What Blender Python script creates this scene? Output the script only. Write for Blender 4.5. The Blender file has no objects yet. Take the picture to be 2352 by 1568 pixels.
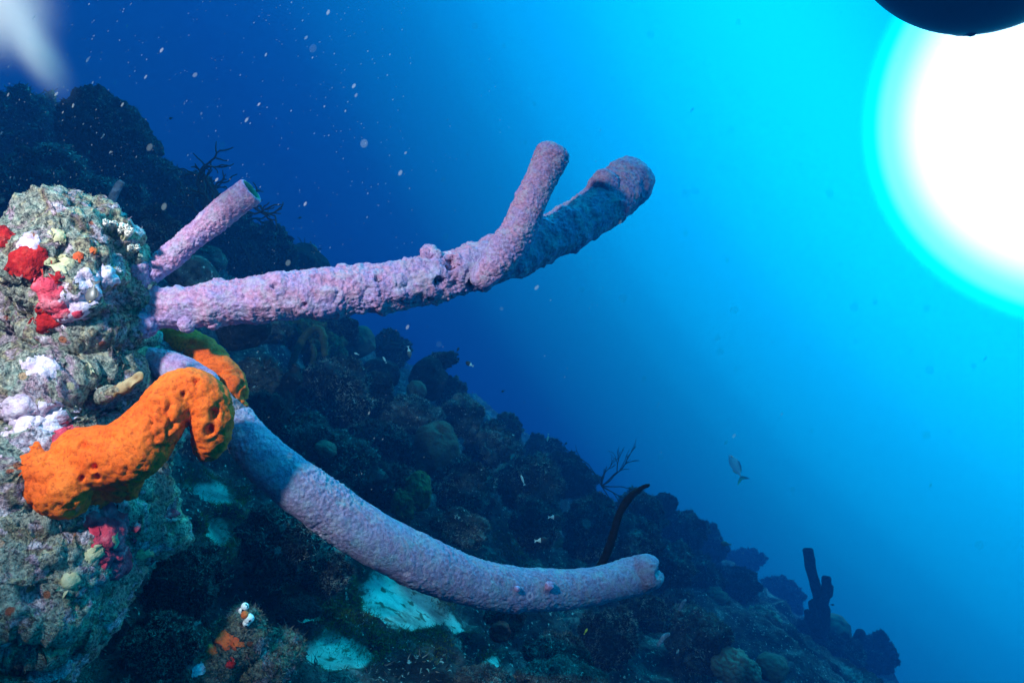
import bpy, math, random
import numpy as np
from mathutils import Vector
from mathutils.bvhtree import BVHTree

random.seed(7)
RNG = np.random.default_rng(11)
scene = bpy.context.scene
C = scene.collection

# ------------------------------------------------------------------ camera
cam_d = bpy.data.cameras.new("camera")
cam = bpy.data.objects.new("camera", cam_d)
C.objects.link(cam)
cam.location = (0, 0, 0)
cam.rotation_euler = (math.radians(90), 0, 0)
cam_d.sensor_width = 36
cam_d.lens = 24
cam_d.clip_start = 0.02
cam_d.clip_end = 500
cam_d.dof.use_dof = True
cam_d.dof.focus_distance = 1.0
cam_d.dof.aperture_fstop = 22
scene.camera = cam

F_PX = 1568.0          # focal length, in pixels of a 2352 px wide frame


def P(X, Y, d):
    return np.array([(X - 1176.0) / F_PX * d, d, (784.0 - Y) / F_PX * d])


# ------------------------------------------------------------------ exposure
scene.view_settings.view_transform = 'Standard'
scene.view_settings.look = 'None'
scene.view_settings.exposure = 0
scene.view_settings.gamma = 1
scene.cycles.use_denoising = True
scene.cycles.volume_bounces = 0
scene.cycles.max_bounces = 5
scene.cycles.transparent_max_bounces = 24
scene.cycles.sample_clamp_indirect = 4

# ------------------------------------------------------------------ open water light (world) and sun
SUN_VIS = Vector((3.8, 1.0, 2.8)).normalized()      # where the sun's glare hangs in the water
SUN_DIR = Vector((0.40, 0.55, 0.75)).normalized()      # refracted downwelling beam
w = bpy.data.worlds.new("World")
scene.world = w
w.use_nodes = True
nt = w.node_tree
nt.nodes.clear()


def N(tree, typ, **kw):
    n = tree.nodes.new(typ)
    for k, v in kw.items():
        setattr(n, k, v)
    return n


def ramp(tree, stops, interp='LINEAR'):
    r = tree.nodes.new('ShaderNodeValToRGB')
    cr = r.color_ramp
    cr.interpolation = interp
    while len(cr.elements) < len(stops):
        cr.elements.new(0.5)
    for e, (p, c) in zip(cr.elements, stops):
        e.position = p
        e.color = tuple(c) + (1,)
    return r


GLARE = Vector((0.905, 1.0, 0.36)).normalized()        # the blown-out white patch
tc = N(nt, 'ShaderNodeTexCoord')


def angle_from(direction, span):
    dt = N(nt, 'ShaderNodeVectorMath', operation='DOT_PRODUCT')
    nt.links.new(tc.outputs['Generated'], dt.inputs[0])
    dt.inputs[1].default_value = direction
    ac = N(nt, 'ShaderNodeMath', operation='ARCCOSINE')
    nt.links.new(dt.outputs['Value'], ac.inputs[0])
    sc_ = N(nt, 'ShaderNodeMath', operation='DIVIDE')
    sc_.inputs[1].default_value = math.radians(span)
    nt.links.new(ac.outputs[0], sc_.inputs[0])
    return sc_.outputs[0]


# water colour by angle (degrees) from the broad glow, before the water in between
KW = 3.0
WATER = [(0, 0.15, 0.25), (30, 0.3, 0.5), (40, 1.2, 1.7), (46, 1.75, 2.1), (54, 1.38, 2.0), (59, 0.96, 1.62), (66, 0.54, 1.0), (70, 0.31, 0.60), (78, 0.080, 0.23), (84, 0.004, 0.11), (92, 0.002, 0.07), (110, 0.003, 0.05), (180, 0.003, 0.03)]
rmp = ramp(nt, [(a_ / 180.0, (0.0, g_ / KW, b_ / KW)) for a_, g_, b_ in WATER], 'CARDINAL')
nt.links.new(angle_from(SUN_VIS, 180), rmp.inputs[0])
glr = ramp(nt, [(0.0, (1, 1, 1)), (10.0 / 20, (0.9, 1, 1)), (12.9 / 20, (0.12, 0.6, 0.6)), (13.8 / 20, (0.0, 0.30, 0.2)), (14.8 / 20, (0, 0, 0))], 'EASE')
nt.links.new(angle_from(GLARE, 20), glr.inputs[0])
gadd = N(nt, 'ShaderNodeMix', data_type='RGBA', blend_type='ADD')
gadd.inputs[0].default_value = 1
nt.links.new(rmp.outputs[0], gadd.inputs[6])
gsc = N(nt, 'ShaderNodeVectorMath', operation='MULTIPLY')
nt.links.new(glr.outputs[0], gsc.inputs[0])
gsc.inputs[1].default_value = (13.0, 1.4, 1.4)
nt.links.new(gsc.outputs[0], gadd.inputs[7])
# downwelling: brighter cyan straight overhead, dim below
sep = N(nt, 'ShaderNodeSeparateXYZ')
nt.links.new(tc.outputs['Generated'], sep.inputs[0])
up = ramp(nt, [(0.0, (0.2, 0.2, 0.25)), (0.30, (0.9, 0.9, 0.92)), (0.4, (1, 1, 1)), (1.0, (1, 1, 1))])
mr = N(nt, 'ShaderNodeMapRange')
mr.inputs['From Min'].default_value = -1
mr.inputs['From Max'].default_value = 1
nt.links.new(sep.outputs['Z'], mr.inputs['Value'])
nt.links.new(mr.outputs[0], up.inputs[0])
mul = N(nt, 'ShaderNodeMix', data_type='RGBA', blend_type='MULTIPLY')
mul.inputs[0].default_value = 1
nt.links.new(gadd.outputs[2], mul.inputs[6])
nt.links.new(up.outputs[0], mul.inputs[7])
over = ramp(nt, [(0.0, (0, 0, 0)), (0.8, (0, 0, 0)), (1.0, (0.0, 0.25, 0.33))])
nt.links.new(mr.outputs[0], over.inputs[0])
addc = N(nt, 'ShaderNodeMix', data_type='RGBA', blend_type='ADD')
addc.inputs[0].default_value = 1
nt.links.new(mul.outputs[2], addc.inputs[6])
nt.links.new(over.outputs[0], addc.inputs[7])
bg = N(nt, 'ShaderNodeBackground')
nt.links.new(addc.outputs[2], bg.inputs['Color'])
bg.inputs['Strength'].default_value = KW
sky = N(nt, 'ShaderNodeTexSky', sky_type='NISHITA')
sky.sun_disc = False
sky.sun_elevation = math.asin(SUN_DIR.z)
sky.sun_rotation = math.atan2(SUN_DIR.x, SUN_DIR.y)
flt = N(nt, 'ShaderNodeMix', data_type='RGBA', blend_type='MULTIPLY')
flt.inputs[0].default_value = 1
nt.links.new(sky.outputs[0], flt.inputs[6])
flt.inputs[7].default_value = (0.0, 0.02, 0.03, 1)
bg2 = N(nt, 'ShaderNodeBackground')
bg2.inputs['Strength'].default_value = 0.05
nt.links.new(flt.outputs[2], bg2.inputs['Color'])
adds = N(nt, 'ShaderNodeAddShader')
nt.links.new(bg.outputs[0], adds.inputs[0])
nt.links.new(bg2.outputs[0], adds.inputs[1])
wo = N(nt, 'ShaderNodeOutputWorld')
nt.links.new(adds.outputs[0], wo.inputs['Surface'])

sun_l = bpy.data.lights.new("sun", 'SUN')
sun_l.energy = 5.0
sun_l.angle = math.radians(9)
sun_l.volume_factor = 0.3
sun_l.color = (0.03, 0.80, 1.0)
sun = bpy.data.objects.new("sun", sun_l)
C.objects.link(sun)
sun.rotation_euler = (-SUN_DIR).to_track_quat('-Z', 'Y').to_euler()

# the photographer's flash, on an arm to the left of the camera
fl = bpy.data.lights.new("flash", 'SPOT')
fl.energy = 112
fl.spot_size = math.radians(64)
fl.spot_blend = 0.75
fl.shadow_soft_size = 0.035
fl.color = (1.0, 0.74, 0.74)
fl.volume_factor = 0.5
flash = bpy.data.objects.new("flash", fl)
C.objects.link(flash)
flash.location = (-0.64, 0.02, 0.47)
aim = Vector(P(470, 560, 0.95)) - flash.location
flash.rotation_euler = aim.to_track_quat('-Z', 'Y').to_euler()


# ------------------------------------------------------------------ numpy helpers
def _hash(i, j, k, seed):
    h = (i.astype(np.int64) * 374761393 + j.astype(np.int64) * 668265263 + k.astype(np.int64) * 2147483647 + seed * 1274126177)
    h = (h ^ (h >> 13)) * 1103515245
    h = h & 0x7fffffff
    h = (h ^ (h >> 15)) * 12345791
    h = (h ^ (h >> 11)) & 0xffffff
    return h / float(0xffffff)


def vnoise(p, seed=0):
    pi = np.floor(p)
    f = p - pi
    f = f * f * f * (f * (f * 6 - 15) + 10)
    i, j, k = pi[:, 0], pi[:, 1], pi[:, 2]
    out = 0
    for a in (0, 1):
        wa = f[:, 0] if a else 1 - f[:, 0]
        for b in (0, 1):
            wb = f[:, 1] if b else 1 - f[:, 1]
            for c in (0, 1):
                wc = f[:, 2] if c else 1 - f[:, 2]
                out = out + wa * wb * wc * _hash(i + a, j + b, k + c, seed)
    return out * 2 - 1


def fbm(p, freq, octs=4, seed=0, gain=0.5):
    o, a, tot = 0, 1.0, 0
    for n in range(octs):
        o = o + a * vnoise(p * freq + 17.3 * n, seed + n)
        tot += a
        a *= gain
        freq *= 2.03
    return o / tot


def ridged(p, freq, octs=4, seed=0, gain=0.5):
    o, a, tot = 0, 1.0, 0
    for n in range(octs):
        o = o + a * (1 - np.abs(vnoise(p * freq + 9.1 * n, seed + n)) * 2)
        tot += a
        a *= gain
        freq *= 2.07
    return o / tot


def worley(p, seed=0):
    pi = np.floor(p)
    f1 = np.full(len(p), 9.0)
    f2 = np.full(len(p), 9.0)
    for a in (-1, 0, 1):
        for b in (-1, 0, 1):
            for c in (-1, 0, 1):
                i, j, k = pi[:, 0] + a, pi[:, 1] + b, pi[:, 2] + c
                q = np.stack([i + _hash(i, j, k, seed), j + _hash(i, j, k, seed + 51), k + _hash(i, j, k, seed + 97)], 1)
                d = np.sqrt(((q - p) ** 2).sum(1))
                n1 = np.minimum(f1, d)
                f2 = np.minimum(f2, np.maximum(f1, d))
                f1 = n1
    return f1, f2


def bumps(p, freq, seed=0):          # rounded knobs
    f1, f2 = worley(p * freq, seed)
    return np.sqrt(np.clip(1 - (f1 / 0.85) ** 2, 0, 1))


def tris_of(F):
    if F.shape[1] == 3:
        return F
    return np.concatenate([F[:, [0, 1, 2]], F[:, [0, 2, 3]]])


def vnormals(V, F):
    T = tris_of(F)
    n = np.cross(V[T[:, 1]] - V[T[:, 0]], V[T[:, 2]] - V[T[:, 0]])
    out = np.zeros_like(V)
    for c in range(3):
        for k in range(3):
            out[:, k] += np.bincount(T[:, c], weights=n[:, k], minlength=len(V))
    return out / (np.linalg.norm(out, axis=1, keepdims=True) + 1e-12)


def smooth(V, F, it=3, lam=0.5):
    m = F.shape[1]
    e = np.concatenate([np.stack([F[:, k], F[:, (k + 1) % m]], 1) for k in range(m)])
    e = np.concatenate([e, e[:, ::-1]])
    cnt = np.bincount(e[:, 0], minlength=len(V)).astype(float)
    cnt[cnt == 0] = 1
    for _ in range(it):
        s = np.stack([np.bincount(e[:, 0], weights=V[e[:, 1], k], minlength=len(V)) for k in range(3)], 1) / cnt[:, None]
        V = V + lam * (s - V)
    return V


def make_mesh(name, chunks, mat):
    """chunks: list of (V, F[, material index])"""
    me = bpy.data.meshes.new(name)
    Vs, loops, totals, mi = [], [], [], []
    off = 0
    for ch in chunks:
        V, F = ch[0], ch[1]
        Vs.append(V)
        loops.append((F + off).ravel())
        totals.append(np.full(len(F), F.shape[1]))
        mi.append(np.full(len(F), ch[2] if len(ch) > 2 else 0))
        off += len(V)
    Vs = np.concatenate(Vs).astype(np.float32)
    loops = np.concatenate(loops).astype(np.int32)
    totals = np.concatenate(totals).astype(np.int32)
    starts = np.concatenate([[0], np.cumsum(totals)[:-1]]).astype(np.int32)
    me.vertices.add(len(Vs))
    me.vertices.foreach_set('co', Vs.ravel())
    me.loops.add(len(loops))
    me.loops.foreach_set('vertex_index', loops)
    me.polygons.add(len(totals))
    me.polygons.foreach_set('loop_start', starts)
    me.polygons.foreach_set('loop_total', totals)
    me.polygons.foreach_set('use_smooth', np.ones(len(totals), bool))
    for m in (mat if isinstance(mat, (list, tuple)) else [mat]):
        me.materials.append(m)
    me.polygons.foreach_set('material_index', np.concatenate(mi).astype(np.int32))
    me.update(calc_edges=True)
    return me


def tag(o, label, cat, group=None, kind=None):
    if label:
        o['label'] = label
    if cat:
        o['category'] = cat
    if group:
        o['group'] = group
    if kind:
        o['kind'] = kind
    return o


def thing(name, label, cat, loc, group=None):
    o = bpy.data.objects.new(name, None)
    C.objects.link(o)
    o.empty_display_size = 0.05
    o.location = [float(x) for x in loc]
    return tag(o, label, cat, group)


def obj(name, chunks, mat, parent=None, origin=None):
    """Link one mesh object; vertices are given in world space."""
    root = None
    if parent is not None:
        org = np.zeros(3)
        p = parent
        while p is not None:
            org = org + np.array(p.location)
            p = p.parent
        base = org
    else:
        allv = np.concatenate([c[0] for c in chunks])
        base = origin if origin is not None else np.array([allv[:, 0].mean(), allv[:, 1].mean(), allv[:, 2].min()])
    chunks = [(c[0] - base,) + tuple(c[1:]) for c in chunks]
    o = bpy.data.objects.new(name, make_mesh(name, chunks, mat))
    C.objects.link(o)
    if parent is not None:
        o.parent = parent
    else:
        o.location = [float(x) for x in base]
    return o


_ico = {}


def ico(sub):
    if sub not in _ico:
        import bmesh
        bm = bmesh.new()
        bmesh.ops.create_icosphere(bm, subdivisions=sub, radius=1)
        V = np.array([v.co[:] for v in bm.verts])
        F = np.array([[v.index for v in f.verts] for f in bm.faces])
        bm.free()
        _ico[sub] = (V, F)
    return _ico[sub]


def remesh(chunks, voxel):
    me = make_mesh("tmp", chunks, [])
    o = bpy.data.objects.new("tmp", me)
    C.objects.link(o)
    m = o.modifiers.new("r", 'REMESH')
    m.mode = 'VOXEL'
    m.voxel_size = voxel
    dg = bpy.context.evaluated_depsgraph_get()
    ev = o.evaluated_get(dg)
    rm = ev.to_mesh()
    V = np.empty(len(rm.vertices) * 3, np.float32)
    rm.vertices.foreach_get('co', V)
    rm.calc_loop_triangles()
    n = len(rm.polygons)
    tot = np.empty(n, np.int32)
    rm.polygons.foreach_get('loop_total', tot)
    if (tot == 4).all():
        F = np.empty(n * 4, np.int32)
        rm.loops.foreach_get('vertex_index', F)
        F = F.reshape(-1, 4)
    else:
        F = np.empty(len(rm.loop_triangles) * 3, np.int32)
        rm.loop_triangles.foreach_get('vertices', F)
        F = F.reshape(-1, 3)
    V = V.reshape(-1, 3).astype(float)
    ev.to_mesh_clear()
    bpy.data.objects.remove(o)
    bpy.data.meshes.remove(me)
    return V, F.astype(np.int64)


def spheres(lst, sub=3):
    V0, F0 = ico(sub)
    return [(V0 * r + c, F0) for c, r in lst]


def catmull(pts, n):
    pts = np.asarray(pts, float)
    ext = np.concatenate([[2 * pts[0] - pts[1]], pts, [2 * pts[-1] - pts[-2]]])
    out = []
    m = len(pts) - 1
    ts = np.linspace(0, m, n)
    for t in ts:
        i = min(int(t), m - 1)
        f = t - i
        p0, p1, p2, p3 = ext[i], ext[i + 1], ext[i + 2], ext[i + 3]
        out.append(0.5 * ((2 * p1) + (-p0 + p2) * f + (2 * p0 - 5 * p1 + 4 * p2 - p3) * f * f + (-p0 + 3 * p1 - 3 * p2 + p3) * f ** 3))
    return np.array(out)


def sweep(ctr, rad, nv):
    """rings along a polyline -> V, F (quads), closed ends left as tiny rings"""
    n = len(ctr)
    t = np.gradient(ctr, axis=0)
    t /= np.linalg.norm(t, axis=1, keepdims=True) + 1e-12
    a = np.array([0, 0, 1.0]) if abs(t[0][2]) < 0.9 else np.array([1.0, 0, 0])
    nrm = a - t[0] * a.dot(t[0])
    nrm /= np.linalg.norm(nrm)
    ang = np.linspace(0, 2 * math.pi, nv, endpoint=False)
    V = np.empty((n, nv, 3))
    for i in range(n):
        nrm = nrm - t[i] * nrm.dot(t[i])
        nrm /= np.linalg.norm(nrm) + 1e-12
        b = np.cross(t[i], nrm)
        V[i] = ctr[i] + rad[i] * (np.cos(ang)[:, None] * nrm + np.sin(ang)[:, None] * b)
    idx = np.arange(n * nv).reshape(n, nv)
    nx = np.roll(idx, -1, 1)
    F = np.stack([idx[:-1].ravel(), nx[:-1].ravel(), nx[1:].ravel(), idx[1:].ravel()], 1)
    return V.reshape(-1, 3), F


def tube(ctl, nu, nv, end='round', start='round', rim=0.72, deep=2.2):
    """ctl rows: x y z r. Returns V, F, outer mask (1 outside, 0 on the inner wall)."""
    s = catmull(ctl, nu)
    ctr, rad = s[:, :3], np.clip(s[:, 3], 1e-4, None)
    outer = np.ones(nu)
    if start == 'round':
        d = ctr[0] - ctr[1]
        d /= np.linalg.norm(d)
        th = np.linspace(math.pi / 2 * 0.98, 0, 10, endpoint=False)
        c0 = ctr[0] + d * (rad[0] * np.sin(th))[:, None]
        ctr = np.concatenate([c0, ctr])
        rad = np.concatenate([rad[0] * np.cos(th), rad])
        outer = np.concatenate([np.ones(10), outer])
    d = ctr[-1] - ctr[-2]
    d /= np.linalg.norm(d)
    R = rad[-1]
    if end == 'round':
        th = np.linspace(0, math.pi / 2 * 0.98, 15)[1:]
        ctr = np.concatenate([ctr, ctr[-1] + d * (R * np.sin(th))[:, None]])
        rad = np.concatenate([rad, R * np.cos(th)])
        outer = np.concatenate([outer, np.ones(14)])
    elif end == 'flat':
        th = np.linspace(0, math.pi / 2 * 0.98, 15)[1:]
        ctr = np.concatenate([ctr, ctr[-1] + d * (0.5 * R * np.sin(th))[:, None]])
        rad = np.concatenate([rad, R * np.cos(th) ** 0.6])
        outer = np.concatenate([outer, np.ones(14)])
    else:
        a = [(0.10, 0.98), (0.17, 0.93), (0.19, 0.87), (0.16, 0.80), (0.08, rim), (-0.15, rim), (-0.5, rim * 0.97), (-1.0, rim * 0.95), (-1.6, rim * 0.9), (-deep, rim * 0.8), (-deep - 0.1, 0.02)]
        last = ctr[-1].copy()
        ctr = np.concatenate([ctr, [last + d * R * q for q, _ in a]])
        rad = np.concatenate([rad, [R * r for _, r in a]])
        outer = np.concatenate([outer, [0.8, 0.5, 0.3] + [0] * (len(a) - 3)])
    # keep tangents sane on the fold-back of an open mouth
    V, F = sweep_fix(ctr, rad, nv)
    return V, F, np.repeat(outer, nv)


def sweep_fix(ctr, rad, nv):
    n = len(ctr)
    t = np.gradient(ctr, axis=0)
    ln = np.linalg.norm(t, axis=1)
    good = ln > 1e-9
    t[good] /= ln[good][:, None]
    for i in range(1, n):
        if not good[i] or t[i].dot(t[i - 1]) < 0.2:
            t[i] = t[i - 1]
    a = np.array([0, 0, 1.0]) if abs(t[0][2]) < 0.9 else np.array([1.0, 0, 0])
    nrm = a - t[0] * a.dot(t[0])
    nrm /= np.linalg.norm(nrm)
    ang = np.linspace(0, 2 * math.pi, nv, endpoint=False)
    V = np.empty((n, nv, 3))
    for i in range(n):
        nrm = nrm - t[i] * nrm.dot(t[i])
        nrm /= np.linalg.norm(nrm) + 1e-12
        b = np.cross(t[i], nrm)
        V[i] = ctr[i] + rad[i] * (np.cos(ang)[:, None] * nrm + np.sin(ang)[:, None] * b)
    idx = np.arange(n * nv).reshape(n, nv)
    nx = np.roll(idx, -1, 1)
    F = np.stack([idx[:-1].ravel(), nx[:-1].ravel(), nx[1:].ravel(), idx[1:].ravel()], 1)
    return V.reshape(-1, 3), F


def sample_surface(V, F, n, mask=None):
    T = tris_of(F)
    a = np.linalg.norm(np.cross(V[T[:, 1]] - V[T[:, 0]], V[T[:, 2]] - V[T[:, 0]]), axis=1)
    if mask is not None:
        a = a * mask[T].mean(1)
    if a.sum() <= 0:
        return np.zeros((0, 3)), np.zeros((0, 3))
    pick = RNG.choice(len(T), n, p=a / a.sum())
    r1, r2 = np.sqrt(RNG.random(n)), RNG.random(n)
    T = T[pick]
    q = V[T[:, 0]] * (1 - r1)[:, None] + V[T[:, 1]] * (r1 * (1 - r2))[:, None] + V[T[:, 2]] * (r1 * r2)[:, None]
    nm = np.cross(V[T[:, 1]] - V[T[:, 0]], V[T[:, 2]] - V[T[:, 0]])
    nm /= np.linalg.norm(nm, axis=1, keepdims=True) + 1e-12
    return q, nm


def blades(V, F, n, h, wd, tilt=0.7, mask=None, seg=2):
    """fuzz of turf: small bent blades standing on a surface"""
    q, nm = sample_surface(V, F, n, mask)
    n = len(q)
    if n == 0:
        return np.zeros((0, 3)), np.zeros((0, 3), np.int64)
    d = nm + RNG.normal(size=(n, 3)) * tilt + np.array([0, 0, 0.15])
    d /= np.linalg.norm(d, axis=1, keepdims=True)
    s = np.cross(d, RNG.normal(size=(n, 3)))
    s /= np.linalg.norm(s, axis=1, keepdims=True) + 1e-9
    hh = h * RNG.uniform(0.4, 1.3, n)[:, None] if np.isscalar(h) else (h * RNG.uniform(0.4, 1.3, n))[:, None]
    ww = wd * RNG.uniform(0.6, 1.3, n)[:, None]
    bend = RNG.normal(size=(n, 3)) * 0.35
    q = q - nm * hh * 0.12
    a = q - s * ww
    b = q + s * ww
    m = q + d * hh * 0.55
    c = m - s * ww * 0.7
    e = m + s * ww * 0.7
    tip = q + (d + bend) * hh
    VV = np.stack([a, b, e, c, tip], 1).reshape(-1, 3)
    i = np.arange(n)[:, None] * 5
    FF = np.concatenate([i + np.array([[0, 1, 2]]), i + np.array([[0, 2, 3]]), i + np.array([[3, 2, 4]])])
    return VV, FF


# ------------------------------------------------------------------ materials
def mat_new(name):
    m = bpy.data.materials.new(name)
    m.use_nodes = True
    t = m.node_tree
    b = t.nodes['Principled BSDF']
    return m, t, b


def noise_n(t, scale, detail=4, rough=0.6, dist=0.0, vec=None):
    n = N(t, 'ShaderNodeTexNoise')
    n.inputs['Scale'].default_value = scale
    n.inputs['Detail'].default_value = detail
    n.inputs['Roughness'].default_value = rough
    n.inputs['Distortion'].default_value = dist
    if vec is not None:
        t.links.new(vec, n.inputs['Vector'])
    return n


def vor_n(t, scale, vec=None, feature='F1'):
    n = N(t, 'ShaderNodeTexVoronoi', feature=feature)
    n.inputs['Scale'].default_value = scale
    if vec is not None:
        t.links.new(vec, n.inputs['Vector'])
    return n


def mix_n(t, a, b, fac, blend='MIX'):
    n = N(t, 'ShaderNodeMix', data_type='RGBA', blend_type=blend)
    for s, v in ((6, a), (7, b)):
        if isinstance(v, tuple):
            n.inputs[s].default_value = v + (1,)
        else:
            t.links.new(v, n.inputs[s])
    if isinstance(fac, (int, float)):
        n.inputs[0].default_value = fac
    else:
        t.links.new(fac, n.inputs[0])
    return n.outputs[2]


def bump_n(t, h, strength, dist, prev=None):
    n = N(t, 'ShaderNodeBump')
    n.inputs['Strength'].default_value = strength
    n.inputs['Distance'].default_value = dist
    t.links.new(h, n.inputs['Height'])
    if prev is not None:
        t.links.new(prev, n.inputs['Normal'])
    return n.outputs[0]


def obj_coord(t, offset_random=True):
    """position, shifted per object so that copies do not repeat"""
    g = N(t, 'ShaderNodeNewGeometry')
    return g.outputs['Position']


def two_tone(name, cols, scale, detail=5, rough_=0.9, bump=(0.6, 0.004), bscale=None, spot=None, contrast=(0.32, 0.68)):
    """a few noise-mixed colours + bump"""
    m, t, b = mat_new(name)
    v = obj_coord(t)
    n = noise_n(t, scale, detail, 0.65, 0.3, v)
    k = len(cols)
    stops = [(contrast[0] + (contrast[1] - contrast[0]) * i / max(1, k - 1), c) for i, c in enumerate(cols)]
    r = ramp(t, stops)
    t.links.new(n.outputs['Fac'], r.inputs[0])
    col = r.outputs[0]
    if spot:
        sc, c2, th = spot
        n2 = noise_n(t, sc, 3, 0.5, 0.0, v)
        r2 = ramp(t, [(th, (0, 0, 0)), (th + 0.06, (1, 1, 1))])
        t.links.new(n2.outputs['Fac'], r2.inputs[0])
        col = mix_n(t, col, c2, r2.outputs[0])
    t.links.new(col, b.inputs['Base Color'])
    b.inputs['Roughness'].default_value = rough_
    b.inputs['Specular IOR Level'].default_value = 0.15
    n3 = noise_n(t, bscale or scale * 3, 4, 0.6, 0.0, v)
    t.links.new(bump_n(t, n3.outputs['Fac'], bump[0], bump[1]), b.inputs['Normal'])
    return m


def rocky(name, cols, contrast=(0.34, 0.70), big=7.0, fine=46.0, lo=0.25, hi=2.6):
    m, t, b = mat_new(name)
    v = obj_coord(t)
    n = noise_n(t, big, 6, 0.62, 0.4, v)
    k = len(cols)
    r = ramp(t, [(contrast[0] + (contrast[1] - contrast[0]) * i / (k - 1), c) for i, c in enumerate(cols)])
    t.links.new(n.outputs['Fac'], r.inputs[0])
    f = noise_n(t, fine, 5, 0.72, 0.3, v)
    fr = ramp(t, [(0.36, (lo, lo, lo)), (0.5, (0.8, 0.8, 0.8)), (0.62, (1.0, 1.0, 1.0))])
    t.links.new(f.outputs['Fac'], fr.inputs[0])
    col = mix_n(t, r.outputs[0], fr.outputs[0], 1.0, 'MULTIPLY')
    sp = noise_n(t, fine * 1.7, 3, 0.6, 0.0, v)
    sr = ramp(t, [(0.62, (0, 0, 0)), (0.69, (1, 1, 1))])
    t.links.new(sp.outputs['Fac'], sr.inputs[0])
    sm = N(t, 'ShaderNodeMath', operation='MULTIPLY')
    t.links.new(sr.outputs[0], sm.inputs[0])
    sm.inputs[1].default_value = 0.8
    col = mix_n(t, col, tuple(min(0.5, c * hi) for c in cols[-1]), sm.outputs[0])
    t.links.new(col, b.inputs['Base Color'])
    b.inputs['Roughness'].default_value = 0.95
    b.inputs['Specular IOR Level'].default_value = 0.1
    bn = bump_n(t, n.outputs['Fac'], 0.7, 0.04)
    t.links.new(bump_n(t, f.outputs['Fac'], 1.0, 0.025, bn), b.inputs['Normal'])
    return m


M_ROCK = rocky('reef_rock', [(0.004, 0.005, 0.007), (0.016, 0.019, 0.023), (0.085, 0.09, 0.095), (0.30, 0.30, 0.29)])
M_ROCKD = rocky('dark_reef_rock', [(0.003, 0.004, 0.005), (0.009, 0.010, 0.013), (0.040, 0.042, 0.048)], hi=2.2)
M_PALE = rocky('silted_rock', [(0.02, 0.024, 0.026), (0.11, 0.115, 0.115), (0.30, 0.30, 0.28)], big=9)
M_GREEN = two_tone('green_sponge', [(0.02, 0.024, 0.015), (0.05, 0.05, 0.025), (0.11, 0.10, 0.05)], 14, 6, bump=(0.8, 0.012), bscale=55)
M_YELLOW = two_tone('yellow_green_sponge', [(0.02, 0.02, 0.014), (0.05, 0.047, 0.02), (0.13, 0.12, 0.045)], 22, 6, bump=(0.9, 0.012), bscale=70)
M_BRAIN = two_tone('brain_coral', [(0.025, 0.03, 0.025), (0.05, 0.055, 0.045), (0.09, 0.095, 0.075)], 8, 4, bump=(0.9, 0.008), bscale=130)
M_BRAINP = two_tone('pale_dome_coral', [(0.03, 0.038, 0.035), (0.065, 0.075, 0.07), (0.11, 0.115, 0.10)], 5, 4, bump=(0.5, 0.006), bscale=130)
M_KNOB = two_tone('knobby_coral', [(0.03, 0.035, 0.03), (0.09, 0.095, 0.08), (0.17, 0.17, 0.14)], 7, 4, bump=(0.5, 0.004), bscale=150)
M_BLACK = two_tone('black_sponge', [(0.002, 0.002, 0.003), (0.006, 0.006, 0.007)], 20, 4, bump=(0.6, 0.004), bscale=150)
M_GORG = two_tone('gorgonian', [(0.012, 0.012, 0.016), (0.03, 0.028, 0.03)], 20, 4, bump=(0.3, 0.002), bscale=150)
M_SAND = two_tone('sand', [(0.10, 0.15, 0.14), (0.20, 0.32, 0.30), (0.30, 0.46, 0.44)], 14, 8, bump=(0.35, 0.006), bscale=160, spot=(34, (0.06, 0.075, 0.05), 0.58), contrast=(0.36, 0.64))
_t = M_SAND.node_tree
_b = _t.nodes['Principled BSDF']
_src = _b.inputs['Base Color'].links[0].from_socket
_a = N(_t, 'ShaderNodeAttribute', attribute_name='cover')
_n = noise_n(_t, 26, 6, 0.75, 0.4, obj_coord(_t))
_m = N(_t, 'ShaderNodeMath', operation='MULTIPLY_ADD')
_t.links.new(_n.outputs['Fac'], _m.inputs[0])
_m.inputs[1].default_value = 1.5
_m.inputs[2].default_value = -0.95
_s = N(_t, 'ShaderNodeMath', operation='ADD')
_t.links.new(_a.outputs['Fac'], _s.inputs[0])
_t.links.new(_m.outputs[0], _s.inputs[1])
_r = ramp(_t, [(0.15, (0, 0, 0)), (0.65, (1, 1, 1))])
_t.links.new(_s.outputs[0], _r.inputs[0])
_t.links.new(mix_n(_t, (0.03, 0.035, 0.03), _src, _r.outputs[0]), _b.inputs['Base Color'])
M_ALGAE = two_tone('algae', [(0.02, 0.03, 0.006), (0.06, 0.075, 0.012), (0.12, 0.13, 0.03)], 16, 4, bump=(0.2, 0.003))
M_TURF = two_tone('turf', [(0.012, 0.015, 0.018), (0.045, 0.052, 0.056), (0.17, 0.18, 0.17), (0.50, 0.50, 0.47)], 12, 6, bump=(0.1, 0.002), contrast=(0.34, 0.74))


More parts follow.
